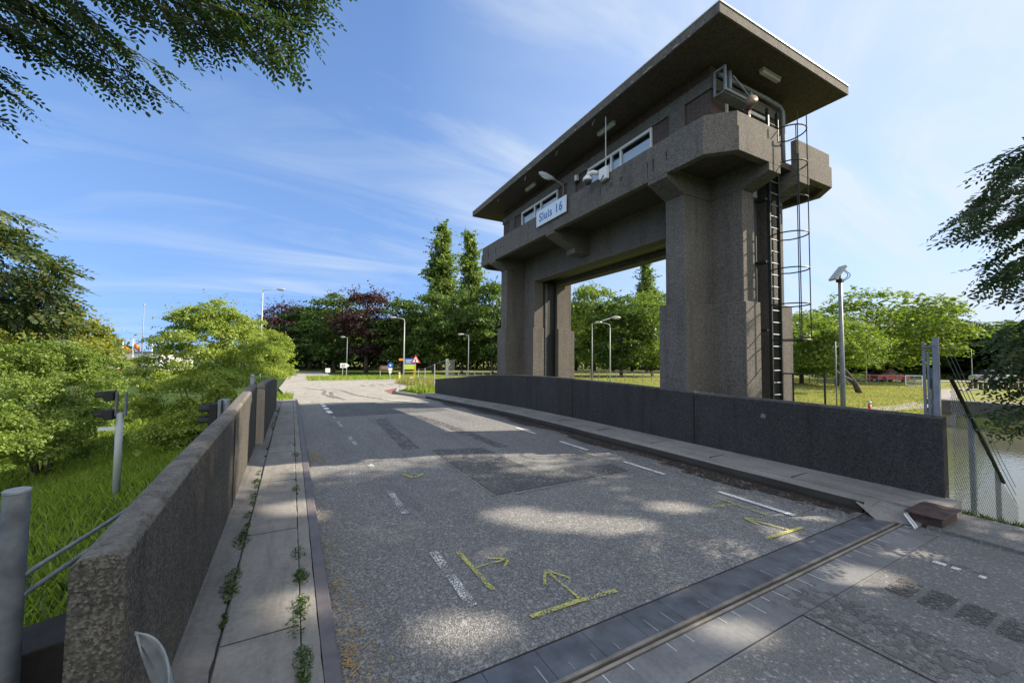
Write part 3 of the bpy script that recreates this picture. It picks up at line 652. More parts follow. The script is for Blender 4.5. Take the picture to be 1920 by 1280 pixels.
for a, b in ((5.66, 6.07), (9.53, 9.98), (13.47, 13.88)): m.box(HX0, HX0+.039, a, b, 5.75, 7.2)
sub(m, 'concrete_frame', M['tower'], CR, .005)
# soldier bricks under the eaves
m = MB()
for y in np.arange(HY0+.05, HY1-.1, .085): m.box(fx-.012, fx-.001, y, y+.055, 7.46, 7.695)
sub(m, 'soldier_bricks', plain('soldier_brick', (.085, .045, .038), .85, 0, .25, 11), CR)
for a, b, mul in wins:
    W_ = tb(MB().box(HX0+.001, HX0+.06, a, b, 7.13, 7.2).box(HX0+.001, HX0+.06, a, b, 6.30, 6.36).box(HX0+.001, HX0+.06, a, a+.055, 6.36, 7.13).box(HX0+.001, HX0+.06, b-.055, b, 6.36, 7.13).box(HX0+.001, HX0+.06, mul[0]-.03, mul[0]+.03, 6.36, 7.13).box(HX0+.001, HX0+.06, mul[1]-.03, mul[1]+.03, 6.36, 7.13), 'window', M['white'], .004)
    edges = [a+.05, mul[1]-.03, mul[1]+.03, mul[0]-.03, mul[0]+.03, b-.05]
    for k in range(0, 6, 2): sub(MB().box(HX0+.035, HX0+.041, edges[k], edges[k+1], 6.36, 7.13), 'pane', M['glass'], W_)
    sub(MB().box(HX0+.10, HX0+.11, a+.15, mul[1]+.1, 6.33, 7.03).box(HX0+.10, HX0+.11, mul[1]+.13, b-.08, 6.33, 7.0), 'blind', M['blind'], W_)
    sub(MB().box(HX0+.6, HX0+.62, a-.4, b+.4, 6.0, 7.2), 'dark_room', M['dark'], W_)
W_ = tb(MB().box(7.60, 9.12, HY0-.012, HY0+.03, 7.06, 7.13).box(7.60, 9.12, HY0-.012, HY0+.03, 6.2, 6.26).box(7.60, 7.66, HY0-.012, HY0+.03, 6.26, 7.06).box(9.06, 9.12, HY0-.012, HY0+.03, 6.26, 7.06).box(8.34, 8.39, HY0-.012, HY0+.03, 6.26, 7.06), 'window', M['white'], .004)
sub(MB().box(7.66, 9.06, HY0+.012, HY0+.018, 6.26, 7.06), 'pane', plain('dark_pane', (.02, .022, .025), .08), W_)
# roof
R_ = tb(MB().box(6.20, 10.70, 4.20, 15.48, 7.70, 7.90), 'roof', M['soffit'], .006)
m = MB(); m.box(6.185, 10.715, 4.185, 4.199, 7.715, 7.895); m.box(6.185, 6.199, 4.199, 15.495, 7.715, 7.895); m.box(10.701, 10.715, 4.199, 15.495, 7.715, 7.895); sub(m, 'fascia', M['tower'], R_)
m = MB(); m.box(6.17, 10.73, 4.17, 15.51, 7.901, 7.926); sub(m, 'roof_edging', M['white'], R_, .004)
m = MB(); rr4 = random.Random(8)
for k in range(26):
    y = rr4.uniform(4.9, 14.8); w = rr4.uniform(.012, .04); h = rr4.uniform(.08, .38)
    m.poly([(XC-2.0625, y-w, 5.93), (XC-2.0625, y+w, 5.93), (XC-2.0625, y+w*.4, 5.93-h), (XC-2.0625, y-w*.3, 5.93-h)], [(0, 1, 2, 3)])
tb(m, 'run_off_streaks', plain('run_off_stain', (.055, .050, .045), .9, 0, .3, 14))
# flaking render along the front eave
m = MB(); rr2 = random.Random(4)
for k in range(46):
    y = 4.9+10.3*k/46+rr2.uniform(-.2, .2); w = rr2.uniform(.02, .11); h = rr2.uniform(.015, .06); z = 7.70+rr2.uniform(-.0, .03)
    if rr2.random() < .6: m.prism([(y-w, z), (y-w*.3, z-.0), (y+w, z+.01), (y+w*.5, z+h), (y-w*.2, z+h*.7)], 6.1775, 6.1835, 'x')
sub(m, 'flaking_render', plain('flaked_render', (.34, .32, .29), .9, 0, .2, 20), R_)
m = MB()
for (x, y0, h) in ((6.30, 13.2, .12), (6.28, 11.1, .18), (6.3, 9.3, .1), (6.27, 7.6, .12)):
    for k in range(3): m.box(x+.02*k, x+.02*k+.006, y0+.07*k, y0+.07*k+.012, 7.70-h*rr2.uniform(.4, 1), 7.699)
sub(m, 'lime_drips', plain('lime_drip', (.40, .38, .34), .9), R_)

# fittings bolted to the tower, each lifted away on its own
def thing(mbs, name, label, cat, loc, group=None):
    e = empty(name, loc, label, cat, group)
    for it in mbs:
        mb, nm, mat = it[:3]; kw = it[3] if len(it) > 3 else {}
        mb.build(nm, mat, e, off=e.location, **kw)
    return e
# sign
e = thing([(MB().box(6.335, 6.365, 8.92, 10.50, 5.80, 6.275), 'board', M['signboard'], dict(bevel=.004)), (MB().box(6.365, 6.395, 9.1, 9.16, 5.83, 6.2), 'fixing', M['galv']), (MB().box(6.365, 6.395, 10.25, 10.31, 5.83, 6.2), 'fixing', M['galv'])],
          'name_sign', 'pale blue sign board lettered Sluis 16 hanging on the front of the tower gallery', 'sign', (6.35, 9.7, 5.8))
fc = bpy.data.curves.new('lettering', 'FONT'); fc.body = 'Sluis 16'; fc.size = .36; fc.extrude = .002; fc.align_x = 'CENTER'; fc.align_y = 'CENTER'; fc.space_character = 1.12
fo = bpy.data.objects.new('lettering', fc); C.objects.link(fo); fc.materials.append(M['letter'])
fc.offset = .006
me_ = bpy.data.meshes.new_from_object(fo.evaluated_get(bpy.context.evaluated_depsgraph_get())); bpy.data.objects.remove(fo)
fo = bpy.data.objects.new('lettering', me_); C.objects.link(fo); fo.parent = e
fo.matrix_local = Matrix(((0, 0, -1, 6.331-6.35), (-1, 0, 0, 0.01), (0, 1, 0, .235), (0, 0, 0, 1)))
# dome camera and its box, whip aerial
e = thing([(MB().box(6.30, 6.395, 7.22, 7.50, 6.06, 6.36), 'camera_box', M['white'], dict(bevel=.01)),
           (MB().tube([(6.31, 7.53, 6.30), (6.25, 7.66, 6.36), (6.22, 7.77, 6.36), (6.22, 7.82, 6.30)], [.05, .055, .055, .06], 10), 'bracket_arm', M['white'], dict(smooth=True)),
           (MB().lathe([(.0, .13), (.07, .12), (.115, .07), (.125, .02), (.115, -.005)], (6.22, 7.82, 6.20), 18), 'dome_housing', M['white'], dict(smooth=True)),
           (MB().lathe([(.10, 0), (.098, -.035), (.07, -.085), (.02, -.105)], (6.22, 7.82, 6.195), 18), 'dome_lens', plain('smoked_dome', (.05, .055, .06), .1), dict(smooth=True)),
           (MB().tube([(6.30, 7.32, 6.16), (6.24, 7.32, 6.04), (6.25, 7.44, 6.03), (6.30, 7.47, 6.10)], .012, 6), 'cable', M['black'])],
          'dome_camera', 'white dome security camera with square box on the front parapet of the tower', 'camera', (6.35, 7.4, 6.24))
thing([(MB().tube([(6.34, 7.28, 6.15), (6.34, 7.28, 7.60)], [.016, .012], 8), 'aerial_rod', M['lamp'])], 'whip_aerial', 'thin pale vertical rod rising from the camera box up to the eave', 'aerial', (6.34, 7.2, 6.2))
# street-lamp head sticking out from the gallery
thing([(MB().tube([(7.06, 10.08, 6.3), (7.06, 10.08, 7.12), (6.95, 10.06, 7.17), (6.6, 9.95, 7.20)], .02, 8), 'arm', M['grey'], dict(smooth=True)),
       (MB().tube([(6.64, 9.93, 7.18), (6.56, 9.99, 7.23), (6.44, 10.10, 7.32), (6.33, 10.21, 7.41), (6.28, 10.26, 7.45)], [.03, .065, .085, .075, .03], 12), 'lamp_housing', M['grey'], dict(smooth=True)),
       (MB().tube([(6.53, 10.01, 7.19), (6.43, 10.11, 7.265), (6.35, 10.19, 7.335)], [.04, .058, .04], 10), 'lamp_lens', M['lens'], dict(smooth=True))],
      'lamp_head', 'grey street lamp head on a short arm above the name sign of the tower', 'lamp', (7.06, 10.08, 6.24))
# fluorescent battens under the eaves
for (x, y, ax, lb) in ((6.8, 11.67, 'y', 'fluorescent batten under the front eave, left of the grey street lamp head'), (6.75, 7.73, 'y', 'fluorescent batten under the front eave, above the dome camera'), (8.45, 4.62, 'x', 'fluorescent batten under the near end of the roof')):
    L, w = .32, .055
    a = (x-w, x+w, y-L, y+L) if ax == 'y' else (x-L, x+L, y-w, y+w)
    thing([(MB().box(*a, 7.66, 7.698), 'base', M['lamp'], dict(bevel=.006)), (MB().box(a[0]+.01, a[1]-.01, a[2]+.01, a[3]-.01, 7.60, 7.66), 'diffuser', M['lens'], dict(bevel=.015))], 'fluorescent_light', lb, 'light fitting', (x, y, 7.7), 'fluorescent lights under the tower roof')
thing([(MB().box(7.02, 7.12, 9.36, 9.46, 7.02, 7.19), 'housing', M['white'], dict(bevel=.01)), (MB().box(7.03, 7.11, 9.37, 9.45, 6.95, 7.02), 'sensor', M['black'])], 'detector_box', 'small white detector box with black base on the pilaster between the control room windows', 'detector', (7.1, 9.4, 7.1))
# rack with tubes, siren and downpipe at the near end
thing([(MB().box(7.12, 7.16, 4.72, 4.76, 6.98, 7.48).box(7.12, 7.16, 4.94, 4.98, 6.98, 7.48).box(7.16, 8.0, 4.72, 4.76, 6.98, 7.03).box(7.12, 8.0, 4.76, 4.98, 6.96, 6.98).box(7.95, 8.0, 4.72, 4.76, 7.03, 7.2).box(7.12, 7.16, 4.76, 4.94, 7.44, 7.48), 'frame', M['galvdull'], dict(bevel=.004)),
       (MB().tube([(7.24, 4.80, 7.0), (7.24, 4.80, 7.42)], .03, 10), 'roller', M['galvdull'], dict(smooth=True)), (MB().tube([(7.36, 4.79, 7.0), (7.36, 4.79, 7.46)], .04, 10), 'roller', M['galvdull'], dict(smooth=True)),
       (MB().tube([(7.4, 4.75, 7.36), (8.05, 4.74, 7.04)], .02, 8), 'brace', M['galvdull'])], 'roller_rack', 'grey steel rack with upright rollers hanging under the near corner of the roof', 'rack', (6.8, 4.7, 6.7))
thing([(MB().tube([(7.62, 4.62, 6.10), (7.62, 4.62, 6.52)], [.075, .065], 12), 'post', M['galvdull'], dict(smooth=True)),
       (MB().tube([(7.62, 4.58, 6.66), (7.50, 4.46, 6.68), (7.45, 4.41, 6.68)], [.05, .085, .105], 14), 'horn', M['horn'], dict(smooth=True)), (MB().box(7.58, 7.66, 4.56, 4.66, 6.52, 6.72), 'bracket', M['rust'])],
      'siren', 'brownish siren horn on a grey post standing behind the near gallery parapet', 'siren', (7.62, 4.6, 6.1))
thing([(MB().tube([(7.3, 4.98, 7.50), (8.9, 4.96, 7.50), (9.42, 4.95, 7.46), (9.5, 4.94, 7.36), (9.5, 4.94, 5.75)], .045, 10), 'pipe', M['galvdull'], dict(smooth=True)), (MB().box(9.44, 9.56, 4.93, 5.02, 6.6, 6.64), 'clamp', M['galv'])],
      'downpipe', 'grey drainpipe running under the roof and down the near end of the control room', 'drainpipe', (9.5, 4.95, 5.75))
# ladder with safety cage
LX, LW_, LY = 8.56, .17, 4.66
e = empty('caged_ladder', (LX, LY, -.7), 'dark steel ladder with hooped safety cage on the near end of the tower', 'ladder')
def lb(mb, nm, mat, **k): return mb.build(nm, mat, e, off=e.location, **k)
for sx_ in (-1, 1): lb(MB().box(LX+sx_*LW_-.018, LX+sx_*LW_+.018, LY-.03, LY+.03, -.7, 6.95), 'stile', M['darkgreen'])
for z in np.arange(-.45, 6.7, .245): lb(MB().tube([(LX-LW_, LY, z), (LX+LW_, LY, z)], .013, 6), 'rung', M['galv'])
hoops = [2.12, 2.82, 3.52, 4.22, 4.92, 5.62, 6.32]
def hoop(z): return [(LX-LW_, LY, z)]+[(LX+.34*math.sin(a)*1.0, LY-.33+.36*math.cos(a)*-1.0*-1, z) for a in []]+[(LX-.33*math.cos(a), LY-.25-.36*math.sin(a), z) for a in np.linspace(-.35, PI+.35, 17)]+[(LX+LW_, LY, z)]
for z in hoops: lb(MB().tube(hoop(z), .013, 6), 'hoop', M['darkgreen'])
for a in (.1, PI*.33, PI*.67, PI-.1): lb(MB().tube([(LX-.33*math.cos(a), LY-.25-.36*math.sin(a), 2.1), (LX-.33*math.cos(a), LY-.25-.36*math.sin(a), 6.6)], .010, 6), 'cage_bar', M['darkgreen'])
m = MB()
for p in ([(LX+.2, LY, 1.45), (LX+.2, LY-.75, 1.45), (LX+.2, LY-.75, -.6)], [(LX+.2, LY-.2, 1.45), (LX+.2, LY-.2, -.6)], [(LX+.2, LY, 0.05), (LX+.2, LY-.75, 0.05)]): m.tube(p, .018, 6)
lb(m, 'ladder_gate', M['darkgreen'])
for z in (.9, 2.3, 3.7, 5.0): lb(MB().box(LX-.3, LX-.17, LY, LY+.2, z, z+.05), 'wall_clamp', M['darkgreen'])
thing([(MB().box(8.17, 8.30, 4.86, 5.24, 2.9, 5.1), 'duct', M['darkgreen'], dict(bevel=.01)), (MB().box(8.17, 8.30, 4.84, 5.2, 5.1, 5.5), 'duct_head', M['galvdull'])], 'cable_duct', 'tall dark green cable duct in the recess left of the ladder', 'cable duct', (8.2, 5.0, 2.9))

# ------------------------------------------------------------------ vegetation
def unit(v): return v/(np.linalg.norm(v, axis=-1, keepdims=True)+1e-9)
def leaf_quads(P, Nn, size, rng, aspect=.62, fold=.12):
    """one rhombic leaf per point"""
    n = len(P); Nn = unit(Nn); a = unit(np.cross(Nn, rng.normal(size=(n, 3)))); b = np.cross(Nn, a)
    L = (size*np.clip(rng.lognormal(-.05, .32, n), .45, 1.9))[:, None]; V = np.empty((n, 4, 3))
    V[:, 0] = P-a*L*.5; V[:, 2] = P+a*L*.5; off = b*L*.5*aspect+Nn*L*fold
    V[:, 1] = P+off-a*L*.05; V[:, 3] = P-b*L*.5*aspect+Nn*L*fold-a*L*.05
    return V.reshape(-1, 3)
def blob_points(blobs, n, rng, shell=.5):
    C_ = np.array([b[0] for b in blobs], float); R_2 = np.array([b[1] for b in blobs], float)
    w = (R_2[:, 0]*R_2[:, 1]*R_2[:, 2])**(.72); w /= w.sum(); k = rng.choice(len(blobs), n, p=w)
    d = unit(rng.normal(size=(n, 3))); d[:, 2] = np.where(d[:, 2] < -.35, -d[:, 2]*.6, d[:, 2])
    r = shell+(1-shell)*rng.uniform(0, 1, n)**.6
    r = r*(1+.16*np.sin(d[:, 0]*5+k)*np.cos(d[:, 1]*6+k*2))
    return C_[k]+R_2[k]*d*r[:, None], d
def sprigs(blobs, n, length, per, rng):
    """leafy shoots that stick out of the crown so that its outline is uneven"""
    C_ = np.array([b[0] for b in blobs], float); R_2 = np.array([b[1] for b in blobs], float)
    k = rng.integers(0, len(blobs), n); d = unit(rng.normal(size=(n, 3))+np.array((0, 0, .55))); d[:, 2] = np.abs(d[:, 2])*.9+d[:, 2]*.1
    base = C_[k]+R_2[k]*d*.9; dr = unit(d+rng.normal(size=(n, 3))*.35+np.array((0, 0, .25)))
    t = np.linspace(0, 1, per)[None, :, None]; L = (length*rng.uniform(.5, 1.4, n))[:, None, None]
    P = base[:, None, :]+dr[:, None, :]*t*L; P[:, :, 2] -= (t[:, :, 0]**2)*L[:, :, 0]*.22
    P = P+rng.normal(size=P.shape)*length*.06
    return P.reshape(-1, 3), np.repeat(dr, per, 0)
def crown_mesh(name, blobs, n, size, mat, rng, parent=None, nsp=0, splen=.5, up=.5, shell=.5, aspect=.62, fit=None, keep=None):
    P, d = blob_points(blobs, n, rng, shell)
    if nsp:
        P2, d2 = sprigs(blobs, nsp, splen, 9, rng); P = np.vstack((P, P2)); d = np.vstack((d, d2))
    if fit:
        w_, h_ = fit; z0_ = np.percentile(P[:, 2], 1); z1_ = np.percentile(P[:, 2], 99.6); P[:, 2] = z0_+(P[:, 2]-z0_)*(h_-z0_)/(z1_-z0_)
        for ax_ in (0, 1): P[:, ax_] *= w_/(np.percentile(P[:, ax_], 98.5)-np.percentile(P[:, ax_], 1.5))
    if keep is not None: kp = keep(P); P = P[kp]; d = d[kp]
    Nn = d*.55+rng.normal(size=P.shape)*.55+np.array((0, 0, up))
    return np_mesh(name, leaf_quads(P, Nn, size, rng, aspect), 4, mat, parent)
def lumpy(h0, h1, w, rng, n=18, top=.35, low=.55, squash=.75):
    """a crown of many overlapping lumps between heights h0 and h1, width w"""
    out = []; hc = (h0+h1)/2; hh = (h1-h0)/2
    for i in range(n):
        u = rng.uniform(-1, 1); a = 2.4*i+rng.uniform(-.5, .5); rad = math.sqrt(max(0, 1-u*u))
        prof = rad*(1-.3*max(0, u)*top)*(1 if u > -.2 else .85)
        r = w/2*rng.uniform(.20, .40)
        out.append(((math.cos(a)*(w/2-r*.75)*prof, math.sin(a)*(w/2-r*.75)*prof, hc+u*(hh-r*.5)), (r, r, r*squash*rng.uniform(.8, 1.15))))
    out.append(((0, 0, hc), (w*.3, w*.3, hh*.75)))
    return out
def trunk_mesh(parent, h, r, rng, mat, lean=(0, 0), limbs=6, w=4, name='trunk', lo=.35):
    m = MB(); pts = [(lean[0]*k*k*h, lean[1]*k*k*h+.02*h*math.sin(3*k), k*h) for k in np.linspace(0, 1, 8)]
    m.tube(pts, list(np.linspace(r, r*.22, 8)), 8); 
    for i in range(limbs):
        k = rng.uniform(lo, .85); a = 2.4*i+rng.uniform(-.4, .4); b = np.array((lean[0]*k*k*h, lean[1]*k*k*h, k*h)); L = w*.5*rng.uniform(.6, .95)
        d = np.array((math.cos(a), math.sin(a), rng.uniform(.5, 1.0))); m.tube([b, b+d*L*.5+np.array((0, 0, .04*L)), b+d*L], [r*.42, r*.28, r*.10], 6)
    return m.build(name, mat, parent, smooth=True)
def tree_proto(nm, kind, seed, label, cat='tree', group=None):
    rng = np.random.default_rng(seed); e = empty(nm, (0, 0, 0), label, cat, group)
    if kind == 'broad':
        trunk_mesh(e, 8.5, .22, rng, M['bark'], w=6); crown_mesh('crown', lumpy(.9, 10, 7.2, rng, 46), 11000, .30, M['leaf'], rng, e, 170, .8, fit=(7.2, 10))
    elif kind == 'bright':
        trunk_mesh(e, 8.0, .22, rng, M['bark'], w=7); crown_mesh('crown', lumpy(.8, 10, 8.4, rng, 50), 12000, .26, M['leaflt'], rng, e, 190, .8, fit=(8.4, 10))
    elif kind == 'dark':
        trunk_mesh(e, 8.8, .20, rng, M['bark'], w=5); crown_mesh('crown', lumpy(1.2, 10, 6.2, rng, 42), 10000, .28, M['leafdk'], rng, e, 150, .8, fit=(6.2, 10))
    elif kind == 'beech':
        trunk_mesh(e, 8.6, .26, rng, M['bark'], w=6); crown_mesh('crown', lumpy(1.6, 9.5, 7.0, rng, 40), 9000, .26, M['beech'], rng, e, 330, 1.5, fit=(7.0, 10))
    elif kind == 'poplar':
        trunk_mesh(e, 9.3, .13, rng, M['bark'], limbs=0)
        bl = [((rng.uniform(-.3, .3)*s_, rng.uniform(-.3, .3)*s_, z), (.6*s_*rng.uniform(.8, 1.2), .6*s_*rng.uniform(.8, 1.2), .6)) for z in np.linspace(.9, 9.5, 44) for s_ in [1.05*min(1, (10.05-z)*.24+.2)*min(1, .8+z*.06)*rng.uniform(.85, 1.12)]]
        crown_mesh('crown', bl, 12000, .19, M['poplar'], rng, e, 320, .5, up=.6, fit=(2.0, 10))
    return e
protos = {}
def ground_at(p): return H(p[0], p[1])
used = set()
def plant(kind, var, px, ytop, D, wpx, label, group=None, sink=.1, nm='tree'):
    """sets a tree of a kind at distance D where the photo shows it, as tall and wide as it stands there"""
    key = (kind, var)
    if key not in protos: protos[key] = tree_proto(nm, kind, hash(kind) % 97 + var*13 if False else {'broad': 11, 'bright': 31, 'dark': 51, 'beech': 71, 'poplar': 91}[kind]+var*7, label, 'tree', group)
    top = at(px, ytop, D); gz_ = ground_at(top)-sink; h = (top[2]-gz_)/10.0; w = wpx*D/F_PX*math.hypot(1, (px-960)/F_PX)/{'broad': 7.2, 'bright': 8.4, 'dark': 6.2, 'beech': 7.0, 'poplar': 2.0}[kind]
    o = protos[key]; rz = random.uniform(0, 6.28)
    if key in used: o = copy_tree(o, label=label)
    used.add(key); o.location = (top[0], top[1], gz_); o.rotation_euler = (0, 0, rz); o.scale = (w, w, h)
    if group: o['group'] = group
    elif 'group' in o: del o['group']
    return o
# trees that stand out beyond the junction
plant('poplar', 0, 830, 424, 84, 56, 'tallest slender columnar poplar, left one of the pair behind the junction', nm='poplar_tree')
plant('poplar', 1, 881, 437, 88, 44, 'slender columnar poplar standing between the tallest poplar and the tower', nm='poplar_tree')
plant('poplar', 0, 1212, 492, 78, 40, 'columnar poplar rising above the trees seen through the tower opening', nm='poplar_tree')
plant('beech', 0, 690, 545, 66, 104, 'dark purple copper beech crown behind the pale junction', nm='copper_beech')
plant('beech', 1, 536, 566, 84, 66, 'small dark purple copper beech far left above the leafy birch shrub', nm='copper_beech')
plant('broad', 0, 630, 552, 70, 96, 'green broadleaf tree directly left of the copper beech')
plant('dark', 0, 583, 578, 78, 84, 'dark green tree over the mouth of the shaded avenue')
plant('broad', 1, 757, 562, 66, 96, 'green broadleaf tree directly right of the copper beech, behind the street lamp')
plant('broad', 2, 815, 550, 64, 96, 'green broadleaf tree in front of the tallest poplar')
plant('broad', 0, 868, 545, 68, 84, 'green broadleaf tree in front of the second poplar')
plant('broad', 1, 925, 530, 64, 100, 'bright green broadleaf tree touching the left edge of the tower')
plant('broad', 2, 1020, 540, 70, 110, 'broadleaf tree mostly hidden by the far tower pillar')
plant('bright', 0, 1110, 536, 62, 110, 'bright leafy tree left in the tower opening behind the curved lamp post')
plant('broad', 0, 1165, 556, 58, 110, 'broadleaf tree in the middle of the tower opening')
plant('bright', 1, 1222, 548, 60, 100, 'leafy tree at the right edge of the tower opening below the poplar')
plant('bright', 1, 1500, 588, 42, 120, 'bright yellow green tree directly right of the caged ladder')
plant('bright', 0, 1566, 600, 38, 110, 'pale green tree behind the solar camera pole')
plant('bright', 2, 1645, 546, 50, 165, 'largest bright green tree on the field right of the solar camera pole')
plant('dark', 1, 1725, 580, 60, 100, 'dark green tree behind the upright steel gate posts')
plant('broad', 1, 1790, 612, 66, 130, 'rounded tree at the far end of the dry field right of the gate posts')
plant('dark', 0, 1870, 616, 62, 150, 'dark tree above the silver car by the right edge')
plant('broad', 2, 1960, 600, 60, 160, 'tree at the right edge behind the overhanging robinia')
# the wood behind them
G_ = 'trees of the wood behind the junction'; lbl = 'dark green tree standing deep in the wood behind the front row of trees'
rr3 = random.Random(12)
for i, px in enumerate(np.linspace(500, 1010, 20)):
    plant('dark' if i % 3 else 'broad', i % 2, px+rr3.uniform(-8, 8), 592+rr3.uniform(-14, 20)+(18 if px < 560 else 0), 92+rr3.uniform(-6, 14), 80, lbl, G_)
for i, px in enumerate(np.linspace(1080, 1290, 7)):
    plant('broad' if i % 2 else 'dark', i % 2, px, 580+rr3.uniform(-12, 16), 84+rr3.uniform(-5, 10), 90, lbl, G_)
G2 = 'trees along the far side of the field'; lbl2 = 'green tree in the belt along the far side of the field'
for i, px in enumerate(np.linspace(1440, 2010, 13)):
    plant(('broad', 'dark')[i % 2], i % 2, px, 622+rr3.uniform(-14, 18), 84+rr3.uniform(-6, 10), 95, lbl2, G2)
# curved dark trunk leaning out of the bright trees
e = empty('leaning_tree', at(1612, 745, 30)*np.array((1, 1, 0))+np.array((0, 0, H(*at(1612, 745, 30)[:2]))), 'small tree with a dark curved leaning trunk on the dry field', 'tree')
MB().tube([(0, 0, -.1), (-.15, .2, .7), (-.55, .6, 1.6), (-1.2, 1.0, 2.3), (-1.8, 1.4, 3.3)], [.22, .19, .16, .12, .06], 8).build('trunk', M['bark'], e, smooth=True)
rng = np.random.default_rng(77); crown_mesh('crown', [((b[0][0]-2.0, b[0][1]+1.6, b[0][2]), b[1]) for b in lumpy(1.9, 5.2, 5.2, rng, 16)], 6500, .22, M['leaflt'], rng, e, 90, .6)
# undergrowth of the wood, too dense to count
def mass(name, box, n, size, mat, seed, hgt):
    rng = np.random.default_rng(seed); x = rng.uniform(0, 1, n); D = rng.uniform(box[2], box[3], n); px = box[0]+(box[1]-box[0])*x
    P = np.array([at(a, 680, d) for a, d in zip(px, D)]); gz_ = np.array([H(p[0], p[1]) for p in P]); hh = hgt*(.6+.4*np.sin(px*.05)*np.sin(px*.021))
    P[:, 2] = gz_+rng.uniform(0, 1, n)**.8*hh
    return tag(np_mesh(name, leaf_quads(P, rng.normal(size=(n, 3))+np.array((0, 0, .5)), size, rng), 4, mat), kind='stuff')
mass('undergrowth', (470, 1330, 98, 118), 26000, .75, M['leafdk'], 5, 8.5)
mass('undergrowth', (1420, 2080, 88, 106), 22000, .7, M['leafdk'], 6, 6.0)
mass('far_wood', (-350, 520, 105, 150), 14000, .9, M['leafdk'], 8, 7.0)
mass('undergrowth', (1660, 2000, 58, 66), 5000, .3, M['leaf'], 9, 1.2)
# grass
def blades(name, pts, h, mat, seed, lean=.35, w=.012):
    rng = np.random.default_rng(seed); n = len(pts); P = np.array(pts); a = rng.uniform(0, 6.28, n); hh = h*rng.uniform(.5, 1.3, n)
    sd = np.stack((np.cos(a), np.sin(a), 0*a), 1)*(w*rng.uniform(.7, 1.5, n))[:, None]; b = rng.uniform(0, 6.28, n)
    ln = np.stack((np.cos(b), np.sin(b), 0*b), 1)*(hh*lean*rng.uniform(.3, 1.2, n))[:, None]; upv = np.array((0, 0, 1.0))
    V = np.empty((n, 4, 3)); V[:, 0] = P-sd; V[:, 1] = P+sd; V[:, 2] = P+sd*.6+ln*.45+upv*(hh*.62)[:, None]; V[:, 3] = P+ln+upv*hh[:, None]
    return tag(np_mesh(name, V.reshape(-1, 3), 4, mat), kind='stuff')
rng = np.random.default_rng(3); pts = []
while len(pts) < 95000:
    s, t = -1.3-rng.uniform(0, 1)**1.0*9.5, 2.9+rng.uniform(0, 1)**1.35*24
    x, y, _ = rd(s, t)
    if s < -1.1: pts.append((x, y, H(x, y)-.02))
blades('grass', pts, .16, M['grass'], 4, .6, .008)
pts = []
while len(pts) < 42000:
    D = 16+rng.uniform(0, 1)**1.25*34; p = at(rng.uniform(1440, 1790), 700, D)
    if p[1] > .27*p[0]+.3: pts.append((p[0], p[1], H(p[0], p[1])-.03))
blades('dry_grass', pts, .13, M['dry'], 5, .8, .016)
pts = []
while len(pts) < 16000:
    D = 26+rng.uniform(0, 1)**1.2*34; p = at(rng.uniform(1070, 1300), 700, D); pts.append((p[0], p[1], H(p[0], p[1])-.03))
blades('dry_grass', pts, .16, M['dry'], 6, .7, .018)
pts = []
for _ in range(9000):
    s, t = rng.uniform(1.5, 17), rng.uniform(44.5, 53); x, y, _z = rd(s, t); pts.append((x, y, H(x, y)))
for _ in range(9000):
    u = rng.uniform(0, 1); s, t = rng.uniform(6.9, 12), rng.uniform(20.5, 30); x, y, _z = rd(s, t)
    a, b = road_b(t)
    if s > b+.35: pts.append((x, y, H(x, y)))
for _ in range(2600): s, t = rng.uniform(-2.3, .1), rng.uniform(17, 24); x, y, _z = rd(s, t); pts.append((x, y, H(x, y)))
blades('grass', pts, .34, M['grass'], 7, .45, .018)
pts = []
for _ in range(2400): s, t = rng.uniform(6.77, 8.3), rng.uniform(.9, 2.6); x, y, _z = rd(s, t); pts.append((x, y, H(x, y)-.02))
for _ in range(3600): s, t = rng.uniform(6.77, 8.05), rng.uniform(1.66, 3.2); x, y, _z = rd(s, t); pts.append((x, y, H(x, y)-.02))
for _ in range(3500): s, t = rng.uniform(-2.4, -.72), rng.uniform(2.2, 9); x, y, _z = rd(s, t); pts.append((x, y, H(x, y)-.03))
blades('grass', pts, .14, M['weed'], 8, .7, .011)
pts = []
for _ in range(5200): s, t = rng.uniform(8.5, 12.5), rng.uniform(25, 38); x, y, _z = rd(s, t); pts.append((x, y, H(x, y)))
blades('dry_grass', pts, .55, M['dry'], 9, .35, .02)
# weeds in the pavement cracks
def weeds(spots, seed):
    rng = np.random.default_rng(seed); P = []; N_ = []
    for s, t, r, n in spots:
        for _ in range(n):
            a = rng.uniform(0, 6.28); q = r*rng.uniform(0, 1)**.7; x, y, z = rd(s+q*math.cos(a)*.7, t+q*math.sin(a)*1.5); P.append((x, y, zr(t)+.085+rng.uniform(.0, .06)*(1-q/r*.6)*min(1, r/.05))); N_.append(rng.normal(size=3)*.6+np.array((0, 0, .7)))
    return tag(np_mesh('crack_weeds', leaf_quads(np.array(P), np.array(N_), .026, rng, .28), 4, M['weed']), kind='stuff')
spots = []; rw_ = random.Random(9)
for base_s, t0_, t1_, n_ in ((.098, 1.9, 3.9, 22), (.098, 4.0, 8.4, 6), (-.325, 2.9, 5.8, 15), (-.34, 5.8, 16, 20)):
    for _ in range(n_):
        r_ = rw_.choice((.015, .02, .03, .05, .075)); spots.append((base_s+rw_.gauss(0, .012), rw_.uniform(t0_, t1_), r_*(1 if t1_ < 6 else 1.3), int(10+r_*1300*rw_.uniform(.3, 1.2))))
spots += [(.10, 2.42, .07, 100), (.10, 2.95, .085, 130), (-.33, 4.2, .10, 170), (-.31, 3.35, .07, 80)]
weeds(spots, 2)
